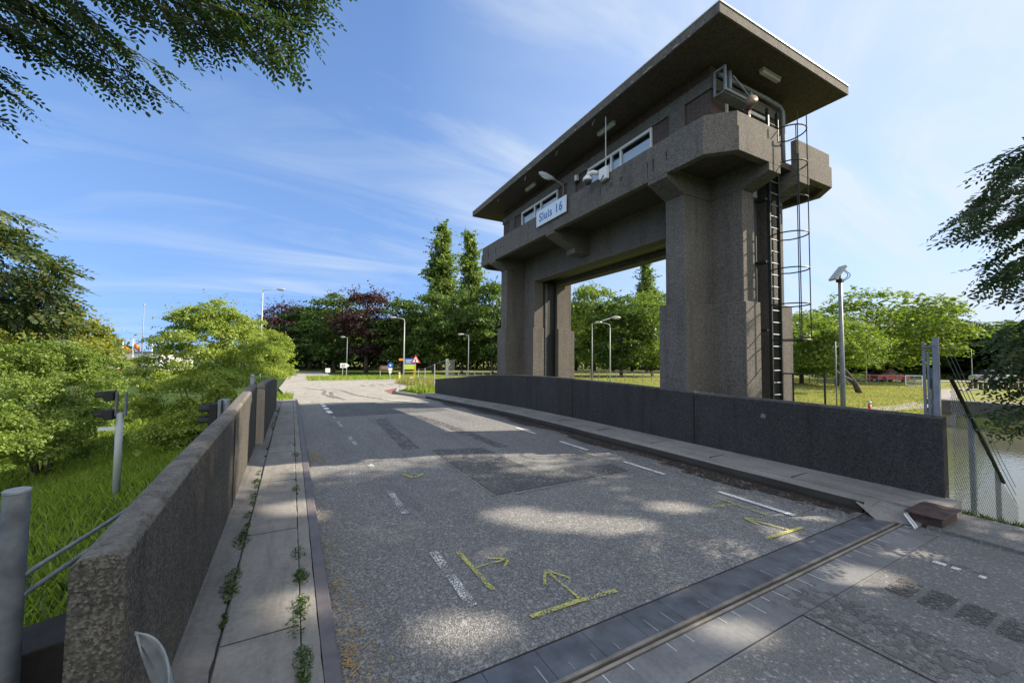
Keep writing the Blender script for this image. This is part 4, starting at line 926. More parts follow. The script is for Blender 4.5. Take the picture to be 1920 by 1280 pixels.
# moss and small growth along the outside of the left wall
# ---- shrubs on the left embankment
def shrub(nm, loc, blobs, n, size, mat, seed, label, stems=7, h=2.5, bark='palebark', nsp=150, splen=.5, cat='shrub', spread=.9):
    rng = np.random.default_rng(seed); e = empty(nm, loc, label, cat); m = MB()
    for i in range(stems):
        a = 2.4*i; L = h*rng.uniform(.6, .95); q = spread*rng.uniform(.3, 1.0)
        m.tube([(math.cos(a)*.12, math.sin(a)*.12, -.15), (math.cos(a)*q*.5, math.sin(a)*q*.5, L*.5), (math.cos(a)*q, math.sin(a)*q, L)], [.045, .032, .012], 6)
    m.build('stems', M[bark], e, smooth=True); crown_mesh('foliage', blobs, n, size, mat, rng, e, nsp, splen, up=.4, shell=.35); return e
def gpt(px, D):
    p = at(px, 680, D); return np.array((p[0], p[1], H(p[0], p[1])))
def local_blobs(base, items):
    """items: (px, py, depth, radius m, squash)"""
    out = []; rg = np.random.default_rng(len(items)*7+int(items[0][0]))
    for px, py, D, r, q in items:
        c = at(px, py, D)-base; out.append((tuple(c), (r*.6, r*.6, r*.6*q)))
        for _ in range(13):
            d = unit(rg.normal(size=3)+np.array((0, 0, .15))); r2 = r*rg.uniform(.20, .44); out.append((tuple(c+d*(r-r2*.6)*np.array((1, 1, q))), (r2, r2, r2*.8)))
    return out
b0 = gpt(385, 12.5)
shrub('birch_shrub', b0, local_blobs(b0, [(400, 625, 12.5, .75, .9), (350, 620, 12.6, .7, .9), (440, 625, 12.8, .75, .9), (475, 630, 18, 1.0, .9), (515, 655, 21, 1.0, .9), (530, 690, 22, .8, .9), (310, 660, 12.2, .75, .9), (380, 670, 11.8, .95, .9), (450, 670, 15, 1.0, .9), (495, 690, 18, 1.1, .9), (450, 720, 13, .8, .9), (290, 700, 11.8, .7, .9), (340, 730, 11.2, .9, .9), (410, 745, 11, .8, .9), (270, 760, 11, .75, .9), (330, 790, 10.6, .7, .9), (390, 800, 10.6, .55, .9), (300, 830, 10.2, .6, .8), (350, 830, 10.2, .6, .8), (425, 600, 12.6, .5, .9), (375, 598, 12.5, .5, .9), (350, 605, 12.6, .55, .9), (405, 585, 12.8, .45, .9)]), 85000, .064, M['birch'], 41, 'big pale green birch shrub growing behind the left parapet wall', 9, 2.2, 'palebark', 420, .5, 'shrub', .9)
b1 = gpt(90, 12)
shrub('leafy_shrub', b1, local_blobs(b1, [(30, 690, 12.5, 1.0, .8), (90, 680, 13, 1.0, .8), (150, 690, 13.5, .9, .8), (200, 705, 14.5, .8, .8), (60, 750, 11.5, 1.0, .8), (120, 755, 12, .95, .8), (180, 760, 13, .8, .8), (20, 800, 10.5, .85, .8), (60, 850, 10, .7, .7), (120, 840, 10.8, .7, .7), (0, 850, 9.6, .7, .7), (80, 820, 10.5, .8, .7), (140, 800, 11.5, .7, .8), (-60, 720, 12, 1.1, .9), (-50, 800, 10.5, 1.0, .9), (205, 735, 14, .6, .8)]), 66000, .066, M['thicket'], 42, 'low mid green thicket filling the slope at the left edge below the robinia', 9, 1.8, 'bark', 240, .5)
b2 = gpt(130, 17)
shrub('yellow_robinia', b2, local_blobs(b2, [(60, 615, 16.5, .9, .7), (20, 605, 16, 1.0, .7), (165, 620, 17.5, .7, .7), (100, 605, 16.5, .8, .7), (140, 600, 17, .6, .7), (190, 630, 18, .6, .7), (90, 660, 14.5, 1.0, .8), (150, 672, 15, 1.0, .8), (40, 655, 14, 1.0, .8), (200, 680, 16, .8, .8), (110, 625, 17, .9, .7), (150, 640, 17.5, 1.0, .7), (60, 640, 16.5, 1.1, .7), (195, 650, 18.5, .8, .7), (130, 605, 17, .55, .6), (10, 650, 16, 1.1, .7), (170, 665, 17, .9, .7), (215, 672, 18.5, .6, .7)]), 34000, .10, M['robol'], 43, 'yellow tinged robinia bush behind the thicket at the left edge', 7, 2.5, 'bark', 200, .6)
# ---- robinia twigs with pinnate leaves
def pinnate(out, P, D, N_, L, pairs, rng, lw=.0115, ll=.046):
    """one compound leaf: leaflets in pairs along a drooping stalk"""
    D = unit(D); N_ = unit(N_-D*N_.dot(D)); S = np.cross(D, N_)
    for i in range(pairs+1):
        t = (i+.8)/(pairs+.8); c = P+D*L*t-np.array((0, 0, .16*L*t*t))
        for sg in ((-1, 1) if i < pairs else (0,)):
            a = unit(D*.45+S*sg*1.0-np.array((0, 0, .12))+rng.normal(size=3)*.10) if sg else D
            n_ = unit(N_+rng.normal(size=3)*.32); b = unit(np.cross(n_, a)); l2 = ll*rng.uniform(.8, 1.15); w2 = lw*rng.uniform(.85, 1.15); q = c+a*.005
            out.append((q, q+a*l2*.3+b*w2*.8, q+a*l2*.72+b*w2*.75, q+a*l2, q+a*l2*.72-b*w2*.75, q+a*l2*.3-b*w2*.8))
def twig_spray(lines, depth, dens, L, rng, lscale=1.0, pairs=7, tubes=None, sub_p=.5):
    out = []
    for ln in lines:
        dep = depth+rng.uniform(-.35, .45); pts = np.array([at(px, py, dep+.10*k) for k, (px, py) in enumerate(ln)])
        if tubes is not None: tubes.tube(pts, list(np.linspace(.014, .004, len(pts)))[:len(pts)], 5)
        seg = np.linalg.norm(np.diff(pts, axis=0), axis=1); tot = seg.sum(); cum = np.concatenate(((0,), np.cumsum(seg))); u = 0.0; sd = 1
        while u < tot:
            P = np.array([np.interp(u, cum, pts[:, k]) for k in range(3)]); k = min(len(seg)-1, int(np.searchsorted(cum, u, side='right')-1)); d = unit(pts[k+1]-pts[k])
            sdv = unit(np.cross(d, np.array((0, 0, 1.0)))+rng.normal(size=3)*.35)*sd; D = unit(d*.75+sdv*.62-np.array((0, 0, .28))+rng.normal(size=3)*.16)
            pinnate(out, P, D, np.array((0, 0, 1.0))+rng.normal(size=3)*.45, L*rng.uniform(.75, 1.2), pairs, rng, .0115*lscale, .046*lscale)
            sd = -sd; u += dens*rng.uniform(.6, 1.4)
        D = unit(pts[-1]-pts[-2]); pinnate(out, pts[-1], D, np.array((0, 0, 1.0))+rng.normal(size=3)*.3, L*1.1, pairs, rng, .0115*lscale, .046*lscale)
    return np.array(out).reshape(-1, 3)
rng = np.random.default_rng(21)
linesL = [[(-160, -90), (60, 40), (180, 110), (260, 170), (315, 205)], [(-140, -110), (80, 20), (170, 60), (240, 115)], [(-120, 60), (20, 95), (110, 135), (190, 175), (265, 212)], [(-140, 0), (-20, 70), (60, 115), (95, 140)],
  [(-40, -100), (110, 0), (200, 30), (240, 50)], [(-120, -40), (20, 30), (120, 90), (180, 120)], [(-160, -20), (-10, 30), (70, 70), (150, 120)], [(60, -80), (150, -20), (215, 10), (245, 15)], [(20, 10), (90, 50), (140, 100), (165, 130)],
  [(150, -90), (265, 20), (290, 60), (300, 70)], [(290, 10), (340, 70), (360, 110), (372, 128)], [(200, -110), (360, 0), (450, 50), (515, 95), (555, 140)], [(260, -110), (420, -10), (510, 30), (560, 85), (570, 130)], [(350, -90), (490, -10), (560, 40), (595, 95)], [(420, -90), (550, -10), (600, 25), (622, 45)], [(500, -60), (590, -15), (632, 5)], [(320, 50), (410, 88), (460, 112), (525, 150)], [(340, 20), (430, 60), (500, 75), (540, 90)], [(300, -20), (380, 40), (430, 85), (445, 105)], [(400, 10), (480, 40), (520, 60)], [(450, 0), (540, 30), (575, 60)], [(330, 70), (380, 100), (440, 120)],
  [(-90, 110), (-10, 138), (28, 165)], [(-90, 140), (-10, 165), (30, 195)], [(-70, 190), (-25, 218), (-5, 228)]]
TL = empty('robinia_tree', (-5.6, -1.2, -.3), 'robinia whose dark leafy twigs hang into the upper left corner of the sky', 'tree')
m = MB(); base = np.array((-5.6, -1.2, -.6)); m.tube([base, base+np.array((.1, .2, 2.5)), base+np.array((.4, .6, 5)), base+np.array((.6, 1.0, 7.5))], [.22, .19, .15, .08], 10)
for px, py in ((-160, -90), (150, -90), (350, -90), (-140, 20)):
    q = at(px, py, 3.3); b_ = base+np.array((.3, .5, 4.3)); m.tube([b_, (b_+q)/2+np.array((0, 0, .5)), q], [.07, .045, .012], 7)
m.build('trunk', M['bark'], TL, smooth=True, off=TL.location)
tw = MB(); linesL = [[(x-22, y-38) for x, y in l] for l in linesL[:22]]+[[(x-8, y-16) for x, y in l] for l in linesL[22:]]
for l in list(linesL[:22]): dx, dy = rng.normal(0, 26), -abs(rng.normal(0, 26)); linesL.append([(x+dx*(.4+.6*k/len(l)), y+dy) for k, (x, y) in enumerate(l)])
Vv = twig_spray(linesL, 3.3, .047, .22, rng, 1.15, 7, tw); o = np_mesh('leaves', Vv-np.array(TL.location), 6, M['robinia'], TL); tw.build('twigs', M['bark'], TL, off=TL.location)
rl_ = np.random.default_rng(44); bl_ = []
for q in ((-5.0, -.2, 5.2), (-5.6, -1.4, 6.2), (-4.6, .6, 6.4), (-5.2, .2, 7.4), (-6.4, -.6, 5.6), (-4.2, -.2, 4.7), (-5.9, .3, 6.9), (-4.4, -1.2, 5.8)): r_ = rl_.uniform(.7, 1.1); bl_.append((tuple(np.array(q)-np.array(TL.location)), (r_, r_, r_*.7)))
crown_mesh('crown', bl_, 9000, .10, M['robinia'], rl_, TL, 120, .5, shell=.3)
# robinia at the left edge, lower and further back
linesM = []
for k in range(105):
    x1 = rng.uniform(-60, 135); y1 = 392+rng.uniform(0, 1)**.75*225; ln_ = rng.uniform(50, 110)
    if x1 > 60 and y1 < 470: x1 -= 70
    linesM.append([(x1-ln_, y1-ln_*.35), (x1-ln_*.4, y1-ln_*.12), (x1, y1)])
TM = empty('robinia_tree', gpt(-190, 6.2), 'robinia with dark and yellowing feathery foliage at the left edge above the thicket', 'tree')
b_ = np.array(TM.location); m = MB(); m.tube([b_-np.array((0, 0, .2)), b_+np.array((.1, .1, 2)), b_+np.array((.3, .2, 4))], [.16, .12, .05], 8)
for px, py in ((-60, 420), (-40, 520), (-50, 600)): m.tube([b_+np.array((.1, .1, 1.6)), (b_+at(px, py, 6.2))/2+np.array((0, 0, 1.2)), at(px, py, 6.2)], [.06, .04, .012], 6)
m.build('trunk', M['bark'], TM, smooth=True, off=TM.location)
np_mesh('leaves', twig_spray(linesM, 6.1, .075, .26, rng, 1.7, 6)-b_, 6, leafmat('mixed_robinia_leaf', (.025, .05, .014), (.075, .115, .026), .42, (.22, .15, .03), .04), TM)
# big robinia at the right: shade crown over the road, leafy branches reaching into the right edge
TR = empty('robinia_tree', (12.5, -3.2, -.5), 'robinia on the right whose dark feathery branches reach in at the right edge', 'tree')
b_ = np.array(TR.location); m = MB(); m.tube([b_-np.array((0, 0, .4)), b_+np.array((.6, .2, 3)), b_+np.array((2.0, .4, 6.5)), b_+np.array((4, .6, 9.5))], [.42, .36, .26, .10], 10)
for q in ((16.5, .6, 9.5), (19.5, -1.5, 11.5), (18, -5, 11), (17, -2.5, 13), (15.5, -5, 9.5)): m.tube([b_+np.array((1.2, .3, 5)), (b_+np.array((1.2, .3, 5))+np.array(q))/2+np.array((0, 0, .8)), q], [.16, .10, .03], 7)
for px, py in ((2040, 250), (2050, 420), (2040, 640), (2030, 760)): m.tube([b_+np.array((.6, .2, 2.6)), (b_+np.array((.6, .2, 3))+at(px, py, 3.9))/2+np.array((0, 0, .8)), at(px, py, 3.9)], [.09, .05, .014], 7)
m.build('trunk', M['bark'], TR, smooth=True, off=TR.location)
rs_ = np.random.default_rng(33); bl = []
while len(bl) < 84:
    c = np.array((rs_.uniform(15.6, 20.5), rs_.uniform(-6.8, 1.8), rs_.uniform(7.4, 16.2))); r = rs_.uniform(.6, 1.1)
    if c[1]+r*.8 < .75+(13.2-c[2])*.28 and c[1]+r < c[0]/5.7-.35 and abs((c[2]-11.6)/5.2)**2+abs((c[1]+2.6)/4.4)**2 < 1.05: bl.append((tuple(c-b_), (r, r, r*.75)))
GAPS = [(2.52, 3.45, .50, .14), (2.09, 3.87, .24, .12), (.95, 2.39, .20, .08), (4.77, 6.26, .32, .20), (4.44, 2.18, .26, .10), (3.48, 2.30, .16, .09), (4.86, 1.5, .2, .08), (2.49, 1.67, .12, .09), (4.71, 2.41, .34, .08), (3.89, 3.24, .26, .08), (3.01, 3.1, .2, .1), (3.99, 1.55, .2, .08), (1.82, 3.02, .3, .07), (5.9, 3.2, .3, .1), (-.1, 4.9, .25, .12), (-.05, 3.0, .12, .08)]
def open_gaps(P):
    # openings in the crown, measured along the rays of the sun at road level
    W = P+b_; k = W[:, 2]/SUN_DIR[2]; gx_, gy_ = W[:, 0]-SUN_DIR[0]*k, W[:, 1]-SUN_DIR[1]*k
    ok = ~((gy_ > 6.92-.16*gx_) & (gx_ < 3.3))
    for cx_, cy_, a_, q_ in GAPS:
        u_ = (gx_-cx_)*.885-(gy_-cy_)*.465; v_ = (gx_-cx_)*.465+(gy_-cy_)*.885; ok &= (u_/(a_+.13))**2+(v_/(q_+.13))**2 > 1
    return ok
crown_mesh('crown', bl, 38000, .16, M['robinia'], rs_, TR, 120, .7, shell=.2, keep=open_gaps)
linesR = [[(2060, 230), (1960, 275), (1890, 318), (1840, 372), (1805, 402)], [(2060, 270), (1950, 300), (1880, 345), (1835, 400)], [(2060, 330), (1930, 365), (1860, 395), (1800, 428)], [(2060, 360), (1940, 400), (1870, 430), (1815, 440)], [(2060, 410), (1950, 440), (1890, 470), (1850, 505)], [(2060, 440), (1960, 480), (1900, 505), (1862, 528)], [(2060, 300), (1970, 345), (1910, 390), (1880, 420)], [(2060, 260), (1980, 262), (1925, 280), (1890, 300)], [(2060, 500), (1980, 520), (1930, 540), (1900, 545)],
  [(2060, 560), (1970, 580), (1920, 600), (1895, 618)], [(2060, 590), (1960, 620), (1910, 635), (1870, 640)], [(2060, 640), (1960, 650), (1900, 660), (1860, 675)], [(2060, 660), (1960, 680), (1890, 690), (1845, 700)], [(2060, 690), (1970, 700), (1910, 705), (1870, 712)], [(2060, 620), (1980, 665), (1930, 690), (1895, 705)], [(2060, 740), (1980, 752), (1930, 760), (1890, 762)], [(2060, 760), (1980, 775), (1920, 780), (1875, 778)], [(2060, 780), (1990, 790), (1930, 795), (1900, 795)], [(2050, 560), (1990, 610), (1945, 650), (1915, 672)], [(2050, 300), (1990, 320), (1940, 330), (1900, 350)], [(2050, 380), (1985, 395), (1930, 410), (1890, 440)], [(2050, 430), (1990, 450), (1940, 470), (1905, 490)], [(2050, 610), (1990, 630), (1940, 655), (1885, 680)], [(2050, 670), (1990, 690), (1950, 715), (1905, 735)], [(2050, 720), (1985, 730), (1930, 735), (1885, 742)], [(2050, 650), (1985, 640), (1935, 630), (1900, 640)]]
bl_ = []
for px, py in ((2040, 250), (2050, 420), (2040, 640), (2030, 760)):
    a_, c_ = b_+np.array((.6, .2, 2.6)), at(px, py, 3.9)
    for k in (.15, .35, .55): p_ = a_+(c_-a_)*k+np.array((0, 0, 1.0*math.sin(k*3.1))); bl_.append((tuple(p_-b_), (.75, .75, .5)))
crown_mesh('limb_leaves', bl_, 5200, .10, M['robinia'], rs_, TR, 60, .4, shell=.2, keep=open_gaps)
tw = MB(); 
for l in list(linesR)[:9]+list(linesR)[19:22]: dx, dy = rng.normal(12, 22), rng.normal(0, 16); linesR.append([(x+dx, y+dy) for x, y in l])
Vv = twig_spray(linesR, 3.9, .044, .24, rng, 1.2, 7, tw); np_mesh('leaves', Vv-b_, 6, M['robinia'], TR); tw.build('twigs', M['bark'], TR, off=TR.location)

# ------------------------------------------------------------------ street furniture, fences, signals, signs
RH = np.array((r0[0], r0[1], 0.0))                                # horizontal direction across the view, for arms of far lamps
def gp(px, D, sink=0.0):
    p = at(px, 680, D); return np.array((p[0], p[1], H(p[0], p[1])-sink))
def ztop(px, py, D): return at(px, py, D)[2]
def street_lamp(px, ytop, D, arm, rise, label, r=.06, mat='grey', curved=False, head=.55, nm='street_lamp'):
    b = gp(px, D, .1); zt = ztop(px, ytop, D); h = zt-b[2]; e = empty(nm, b, label, 'street lamp', 'street lamps around the junction'); a = arm
    top = np.array((0, 0, h)); end = RH*a+np.array((0, 0, h+rise))
    pts = [(0, 0, 0), (0, 0, h*.5), (0, 0, h-.35 if curved else h)]
    MB().tube(pts, [r, r*.85, r*.6], 8).build('pole', M[mat], e, smooth=True)
    if abs(a) > .01:
        ap = [np.array((0, 0, h-.35)), np.array((0, 0, h-.1))+RH*a*.04, top+RH*a*.2, end] if curved else [top-np.array((0, 0, .05)), top+RH*a*.1, end]
        MB().tube(ap, [r*.6, r*.55, r*.5, r*.5][:len(ap)], 8).build('arm', M[mat], e, smooth=True)
        sgn = 1 if a > 0 else -1; q = end
        MB().tube([q-RH*sgn*.1, q+RH*sgn*head*.3, q+RH*sgn*head*.8, q+RH*sgn*head], [.05, .10, .09, .03], 8).build('lamp_head', M['lamp'], e, smooth=True)
        MB().tube([q+RH*sgn*head*.2-np.array((0, 0, .06)), q+RH*sgn*head*.75-np.array((0, 0, .06))], .06, 8).build('lens', M['lens'], e, smooth=True)
    else:
        MB().lathe([(.03, 0), (.13, .05), (.14, .16), (.05, .22)], (0, 0, h), 10).build('lamp_head', M['lamp'], e, smooth=True)
    return e
street_lamp(488, 543, 33, 1.3, .08, 'tall pale lamp post rising out of the birch shrub, arm bent to the right')
street_lamp(757, 597, 41, -1.0, .12, 'curved pale lamp post beside the signs at the junction', .075, 'grey', True)
street_lamp(1110, 606, 27, 1.4, .42, 'nearer grey lamp post with slanting arm inside the tower opening', .06, 'galv')
street_lamp(1144, 607, 38, -.9, .15, 'farther curved lamp post inside the tower opening', .06, 'grey', True)
street_lamp(878, 628, 46, -.7, .1, 'slim grey lamp post between the white fence post and the tower', .06, 'galvdull')
street_lamp(650, 633, 54, -.4, .1, 'dull lamp post under the copper beech by the small white signs', .06, 'galvdull')
street_lamp(1624, 636, 40, -1.6, -.02, 'low lamp post with long level arm in front of the bright trees on the field', .05, 'grey')
street_lamp(1822, 654, 46, -1.6, -.02, 'low lamp post with level arm behind the gate posts in front of dark trees', .05, 'grey')
street_lamp(265, 572, 62, 0, 0, 'tall thin mast at the left among the flag poles', .09, 'galvdull', nm='mast')

# solar camera pole, thin pole and red marker on the field
D = 12.0; b = gp(1579, D, .1); e = empty('solar_camera_pole', b, 'grey pole with tilted solar camera panel on top, standing right of the ladder', 'camera pole'); zt = ztop(1572, 524, D)-b[2]
MB().tube([(0, 0, 0), (0, 0, zt)], [.075, .05], 10).build('pole', M['galvdull'], e, smooth=True)
MB().box(-.08, .08, -.08, .08, zt-.06, zt+.04).build('clamp', M['black'], e, .01)
c0 = np.array((0, 0, zt+.22)); ax = RH*.17+np.array((0, 0, .21)); dp = np.array((RH[1], -RH[0], 0))*-.14; nn = unit(np.cross(ax, dp))*.035
m = MB(); pts = [c0+sa*ax+sd*dp+sn*nn-RH*.06 for sn in (-1, 1) for sa, sd in ((-1, -1), (1, -1), (1, 1), (-1, 1))]; m.poly(pts, [(0, 1, 2, 3), (4, 5, 6, 7), (0, 1, 5, 4), (1, 2, 6, 5), (2, 3, 7, 6), (3, 0, 4, 7)]).build('panel', M['lamp'], e, .008)
MB().tube([(0, 0, zt), (0, 0, zt+.2)], .03, 8).build('neck', M['galvdull'], e)
m = MB(); arc = [c0+RH*(.12+.20*math.sin(a))+np.array((0, 0, .12-.22*(a/PI)*1.6)) for a in np.linspace(0, PI, 9)]; m.tube(arc, .011, 6); m.tube([p-RH*.07 for p in arc], .011, 6); m.build('cable', M['black'], e, smooth=True)
b = gp(1567, 13.5, .1); e = empty('thin_pole', b, 'thin pale pole with blue foot just left of the solar camera pole', 'pole'); zt = ztop(1567, 640, 13.5)-b[2]
MB().tube([(0, 0, .35), (0, 0, zt)], .022, 8).build('pole', M['galv'], e, smooth=True); MB().tube([(0, 0, 0), (0, 0, .35)], .045, 8).build('foot', plain('pale_blue_paint', (.35, .6, .75), .5), e, smooth=True)
MB().tube([(0, 0, zt-1.0), RH*.55+np.array((0, 0, zt-1.3))], .008, 5).tube([(0, 0, zt-.95), RH*.45+np.array((0, 0, zt-1.45))], .008, 5).build('guy_wire', M['galv'], e)
b = gp(1628, 17, .05); e = empty('marker_post', b, 'short red marker post with pale top on the dry field', 'marker post'); h = ztop(1628, 752, 17)-b[2]
MB().tube([(0, 0, 0), (0, 0, h*.82)], .06, 10).build('post', M['red'], e, smooth=True); MB().tube([(0, 0, h*.82), (0, 0, h)], .062, 10).build('cap', M['lamp'], e, smooth=True)

# steel gate posts and raked chain-link fence at the end of the right wall
e = empty('gate_post', rd(6.98, 1.72, -.3), 'wide upright galvanised gate post with bars, standing at the near end of the right wall', 'gate post')
def gpost(mb, nm, mat, bev=.003): return mb.build(nm, mat, e, bev, off=e.location)
for (px, w, y0, dd, hw) in ((1756, .05, 632, 4.72, .026), (1733, .03, 641, 4.86, .012)):
    p = at(px, 700, dd); zt = ztop(px, y0, dd); q = to_road(p[0], p[1])
    gpost(MB().box(q[0]-w/2, q[0]+w/2, q[1]-hw, q[1]+hw, -.5, zt, fn=rd), 'post', M['galvdull'])
for (px, y0, y1) in ((1741, 660, 800), (1747, 690, 800)):
    p = at(px, 700, 4.8); q = to_road(p[0], p[1]); gpost(MB().tube([rd(q[0], q[1], -.4), rd(q[0], q[1], ztop(px, y0, 4.8))], .013, 6), 'bar', M['galvdull'], 0)
p, q = at(1733, 652, 4.85), at(1755, 648, 4.72); gpost(MB().tube([p, q], .02, 6), 'crossbar', M['galvdull'], 0)
p = at(1744, 720, 4.8); gpost(MB().box(p[0]-.012, p[0]+.012, p[1]-.012, p[1]+.012, p[2]-.06, p[2]+.06), 'latch', M['black'])
e = empty('chain_link_fence', rd(7.0, 1.62, -.3), 'chain link fence with steel posts and dark sloping top bar running down beside the water', 'fence')
FS = [6.93, 7.86, 9.0, 9.75]; FG = lambda s: float(np.interp(s, [6.9, 7.86, 9.0, 10], [-.02, -.36, -.70, -.95])); FTp = lambda s: float(np.interp(s, [6.9, 9.0, 10], [1.52, -.02, -.6]))
FT = 1.64
for s, w in ((7.84, .085), (8.98, .085)):
    m = MB(); zt = FTp(s)+.16; m.box(s-.03, s+.03, FT-.008, FT+.008, FG(s)-.4, zt, fn=rd); m.box(s-.006, s+.006, FT+.008, FT+.05, FG(s)-.4, zt, fn=rd); m.build('post', M['galvdull'], e, .002, off=e.location)
MB().tube([rd(s, FT-.03, FTp(s)) for s in (6.9, 8.98)], .022, 8).build('top_bar', M['black'], e, off=e.location)
m = MB(); st = .052
for sgn in (-1, 1):
    for c in np.arange(-4, 14, st*1.4):
        pts = []
        for s in np.linspace(6.92, 9.75, 120):
            z = c+sgn*(s-6.9)
            if FG(s)+.02 < z < FTp(s)-.01: pts.append(rd(s, FT-.02+.004*sgn, z))
            else:
                if len(pts) > 2: m.tube([pts[0], pts[-1]], .0023, 3, False)
                pts = []
        if len(pts) > 2: m.tube([pts[0], pts[-1]], .0023, 3, False)
m.build('chain_link', M['wire'], e, off=e.location)
for k in range(3): MB().tube([rd(6.95, FT, 1.98-.12*k), rd(9.0, FT, .36-.12*k), rd(9.8, FT, -.2-.12*k)], .004, 4).build('barbed_wire', M['galvdull'], e, off=e.location)

# left edge: stout post, handrail, ledge, covers, canal signals
e = empty('steel_post', rd(-1.2, 3.0, -2.3), 'stout grey round steel post at the left edge beside the wall end', 'post')
MB().tube([(0, 0, 0), (0, 0, 3.30)], .048, 20).build('tube', plain('weathered_zinc', (.115, .13, .142), .65, .15, .3, 10), e, smooth=True); MB().lathe([(.05, 0), (.05, .012), (.044, .016)], (0, 0, 3.30), 20).build('cap', M['galvdull'], e)
e = empty('handrail', rd(-1.1, 3.2, -.6), 'two pale tubes of a low handrail behind the end of the left wall', 'handrail')
for z in (.58, .48): MB().tube([rd(-1.16, 3.0, z), rd(-1.05, 3.65, z), rd(-.95, 4.7, z-.03)], .013, 8).build('rail', M['galv'], e, smooth=True, off=e.location)
for t in (4.6,): MB().tube([rd(-.96, t, -.4), rd(-.96, t, .57)], .016, 8).build('upright', M['galv'], e, off=e.location)
o = MB().prism([(-1.7, 2.95), (-.70, 3.3), (-.70, 3.75), (-1.8, 3.2)], -2.3, .12, 'z', fn=rd).build('concrete_ledge', M['darkconc'], None, .01); tag(o, 'dark grimy concrete ledge below the handrail at the end of the left wall', 'ledge')
o = MB(); p = [at(75, 1008, 6.3), at(180, 942, 7.4)]; d_ = unit((p[1]-p[0])*np.array((1, 1, 0))); nrm = np.array((-d_[1], d_[0], 0))*.09
o.poly([q+sg*nrm+np.array((0, 0, dz)) for dz in (-.5, 0.02) for q, sg in ((p[0], -1), (p[1], -1), (p[1], 1), (p[0], 1))], [(0, 1, 2, 3), (4, 5, 6, 7), (0, 1, 5, 4), (1, 2, 6, 5), (2, 3, 7, 6), (3, 0, 4, 7)])
tag(o.build('concrete_kerb', M['slab'], None, .015), 'pale concrete kerb on the embankment below the left wall', 'kerb')
for i, (px, py, D, w, l_, lab) in enumerate(((105, 1012, 5.9, .42, .5, 'dark flat cover slab lying beside the pale kerb on the embankment'), (30, 1030, 5.6, .5, .45, 'dark flat cover slab nearest the left edge on the embankment'))):
    p = at(px, py, D); tag(MB().box(p[0]-w, p[0]+w, p[1]-l_, p[1]+l_, p[2]-.25, p[2]).build('cover_slab', M['darkconc'], None, .01), lab, 'cover slab', 'cover slabs on the embankment')
def signal_head(mb_e, c, rr, n, matb):
    """a column of n hooded lamps facing -X"""
    MB().box(c[0]-.06, c[0]+.06, c[1]-rr*1.5, c[1]+rr*1.5, c[2]-n*rr*1.35, c[2]+n*rr*1.35).build('housing', matb, mb_e, .012, off=mb_e.location)
    for k in range(n):
        z = c[2]+(n-1)*rr*1.3-k*rr*2.6
        m = MB(); ang = np.linspace(-.3, PI+.3, 13); L0, L1 = c[0]-.06, c[0]-.06-rr*1.9
        pts = [(L0, c[1]+rr*1.1*math.cos(a), z+rr*1.1*math.sin(a)) for a in ang]+[(L1, c[1]+rr*1.1*math.cos(a), z+rr*1.1*math.sin(a)) for a in ang]
        pts += [(L0, c[1]+rr*1.2*math.cos(a), z+rr*1.2*math.sin(a)) for a in ang]+[(L1, c[1]+rr*1.2*math.cos(a), z+rr*1.2*math.sin(a)) for a in ang]; q = 13
        m.poly(pts, [(i, i+1, q+i+1, q+i) for i in range(q-1)]+[(2*q+i, 2*q+i+1, 3*q+i+1, 3*q+i) for i in range(q-1)]+[(q+i, q+i+1, 3*q+i+1, 3*q+i) for i in range(q-1)]+[(0, q, 3*q, 2*q), (q-1, 2*q-1, 4*q-1, 3*q-1)])
        m.build('hood', M['black'], mb_e, off=mb_e.location)
        MB().tube([(L0-.005, c[1], z), (L0-.02, c[1], z)], rr*.95, 14).build('lens', M['carglass'], mb_e, off=mb_e.location)
b = np.array(rd(-2.52, 9.13, -.8)); D = float(np.dot(b-np.array((0, 0, CAMZ)), fw))
e = empty('canal_signal', b, 'canal signal with two hooded lamps on a pale pole in the grass', 'signal'); zt = ztop(226, 775, D)
MB().tube([(0, 0, 0), (0, 0, zt-b[2])], .05, 14).build('pole', M['grey'], e, smooth=True)
for z in (ztop(210, 742, D), ztop(212, 777, D)):
    c = np.array((b[0]-.13, b[1], z)); signal_head(e, c, .062, 1, M['black'])
for dx in (-.05, .07): MB().box(b[0]+dx-.012, b[0]+dx+.012, b[1]-.04, b[1]+.04, zt-.05, ztop(215, 735, D)).build('bracket', M['galv'], e, .004, off=e.location)
MB().box(b[0]-.06, b[0]-.03, b[1]-.03, b[1]+.03, ztop(215, 760, D), ztop(215, 738, D)).build('rusty_strap', M['horn'], e, off=e.location)
MB().box(b[0]-.26, b[0], b[1]-.02, b[1]+.02, ztop(210, 806, D), ztop(210, 800, D)).build('side_bar', M['white'], e, off=e.location)
D = 6.9; c = at(404, 775, D); e = empty('canal_signal', (c[0]+.15, c[1], H(c[0], c[1])-.2), 'black canal signal with hooded lamps and grey back just behind the left wall', 'signal')
signal_head(e, c-np.array((.02, 0, .02)), .075, 2, M['black'])
MB().tube([(0, 0, 0), (0, 0, ztop(412, 748, D)-e.location[2])], .055, 14).build('pole', M['galvdull'], e, smooth=True)
MB().box(c[0]+.045, c[0]+.09, c[1]-.12, c[1]+.12, c[2]-.25, c[2]+.24).build('backplate', M['galvdull'], e, .006, off=e.location)
D = 12; p = at(474, 705, D); b = gp(474, D, .1); e = empty('short_post', b, 'short grey post peeping over the far part of the left wall', 'post')
MB().tube([(0, 0, 0), (0, 0, p[2]-b[2])], .06, 12).build('tube', M['galvdull'], e, smooth=True); MB().lathe([(.065, 0), (.065, .03), (.03, .05)], (0, 0, p[2]-b[2]), 12).build('cap', M['lamp'], e)
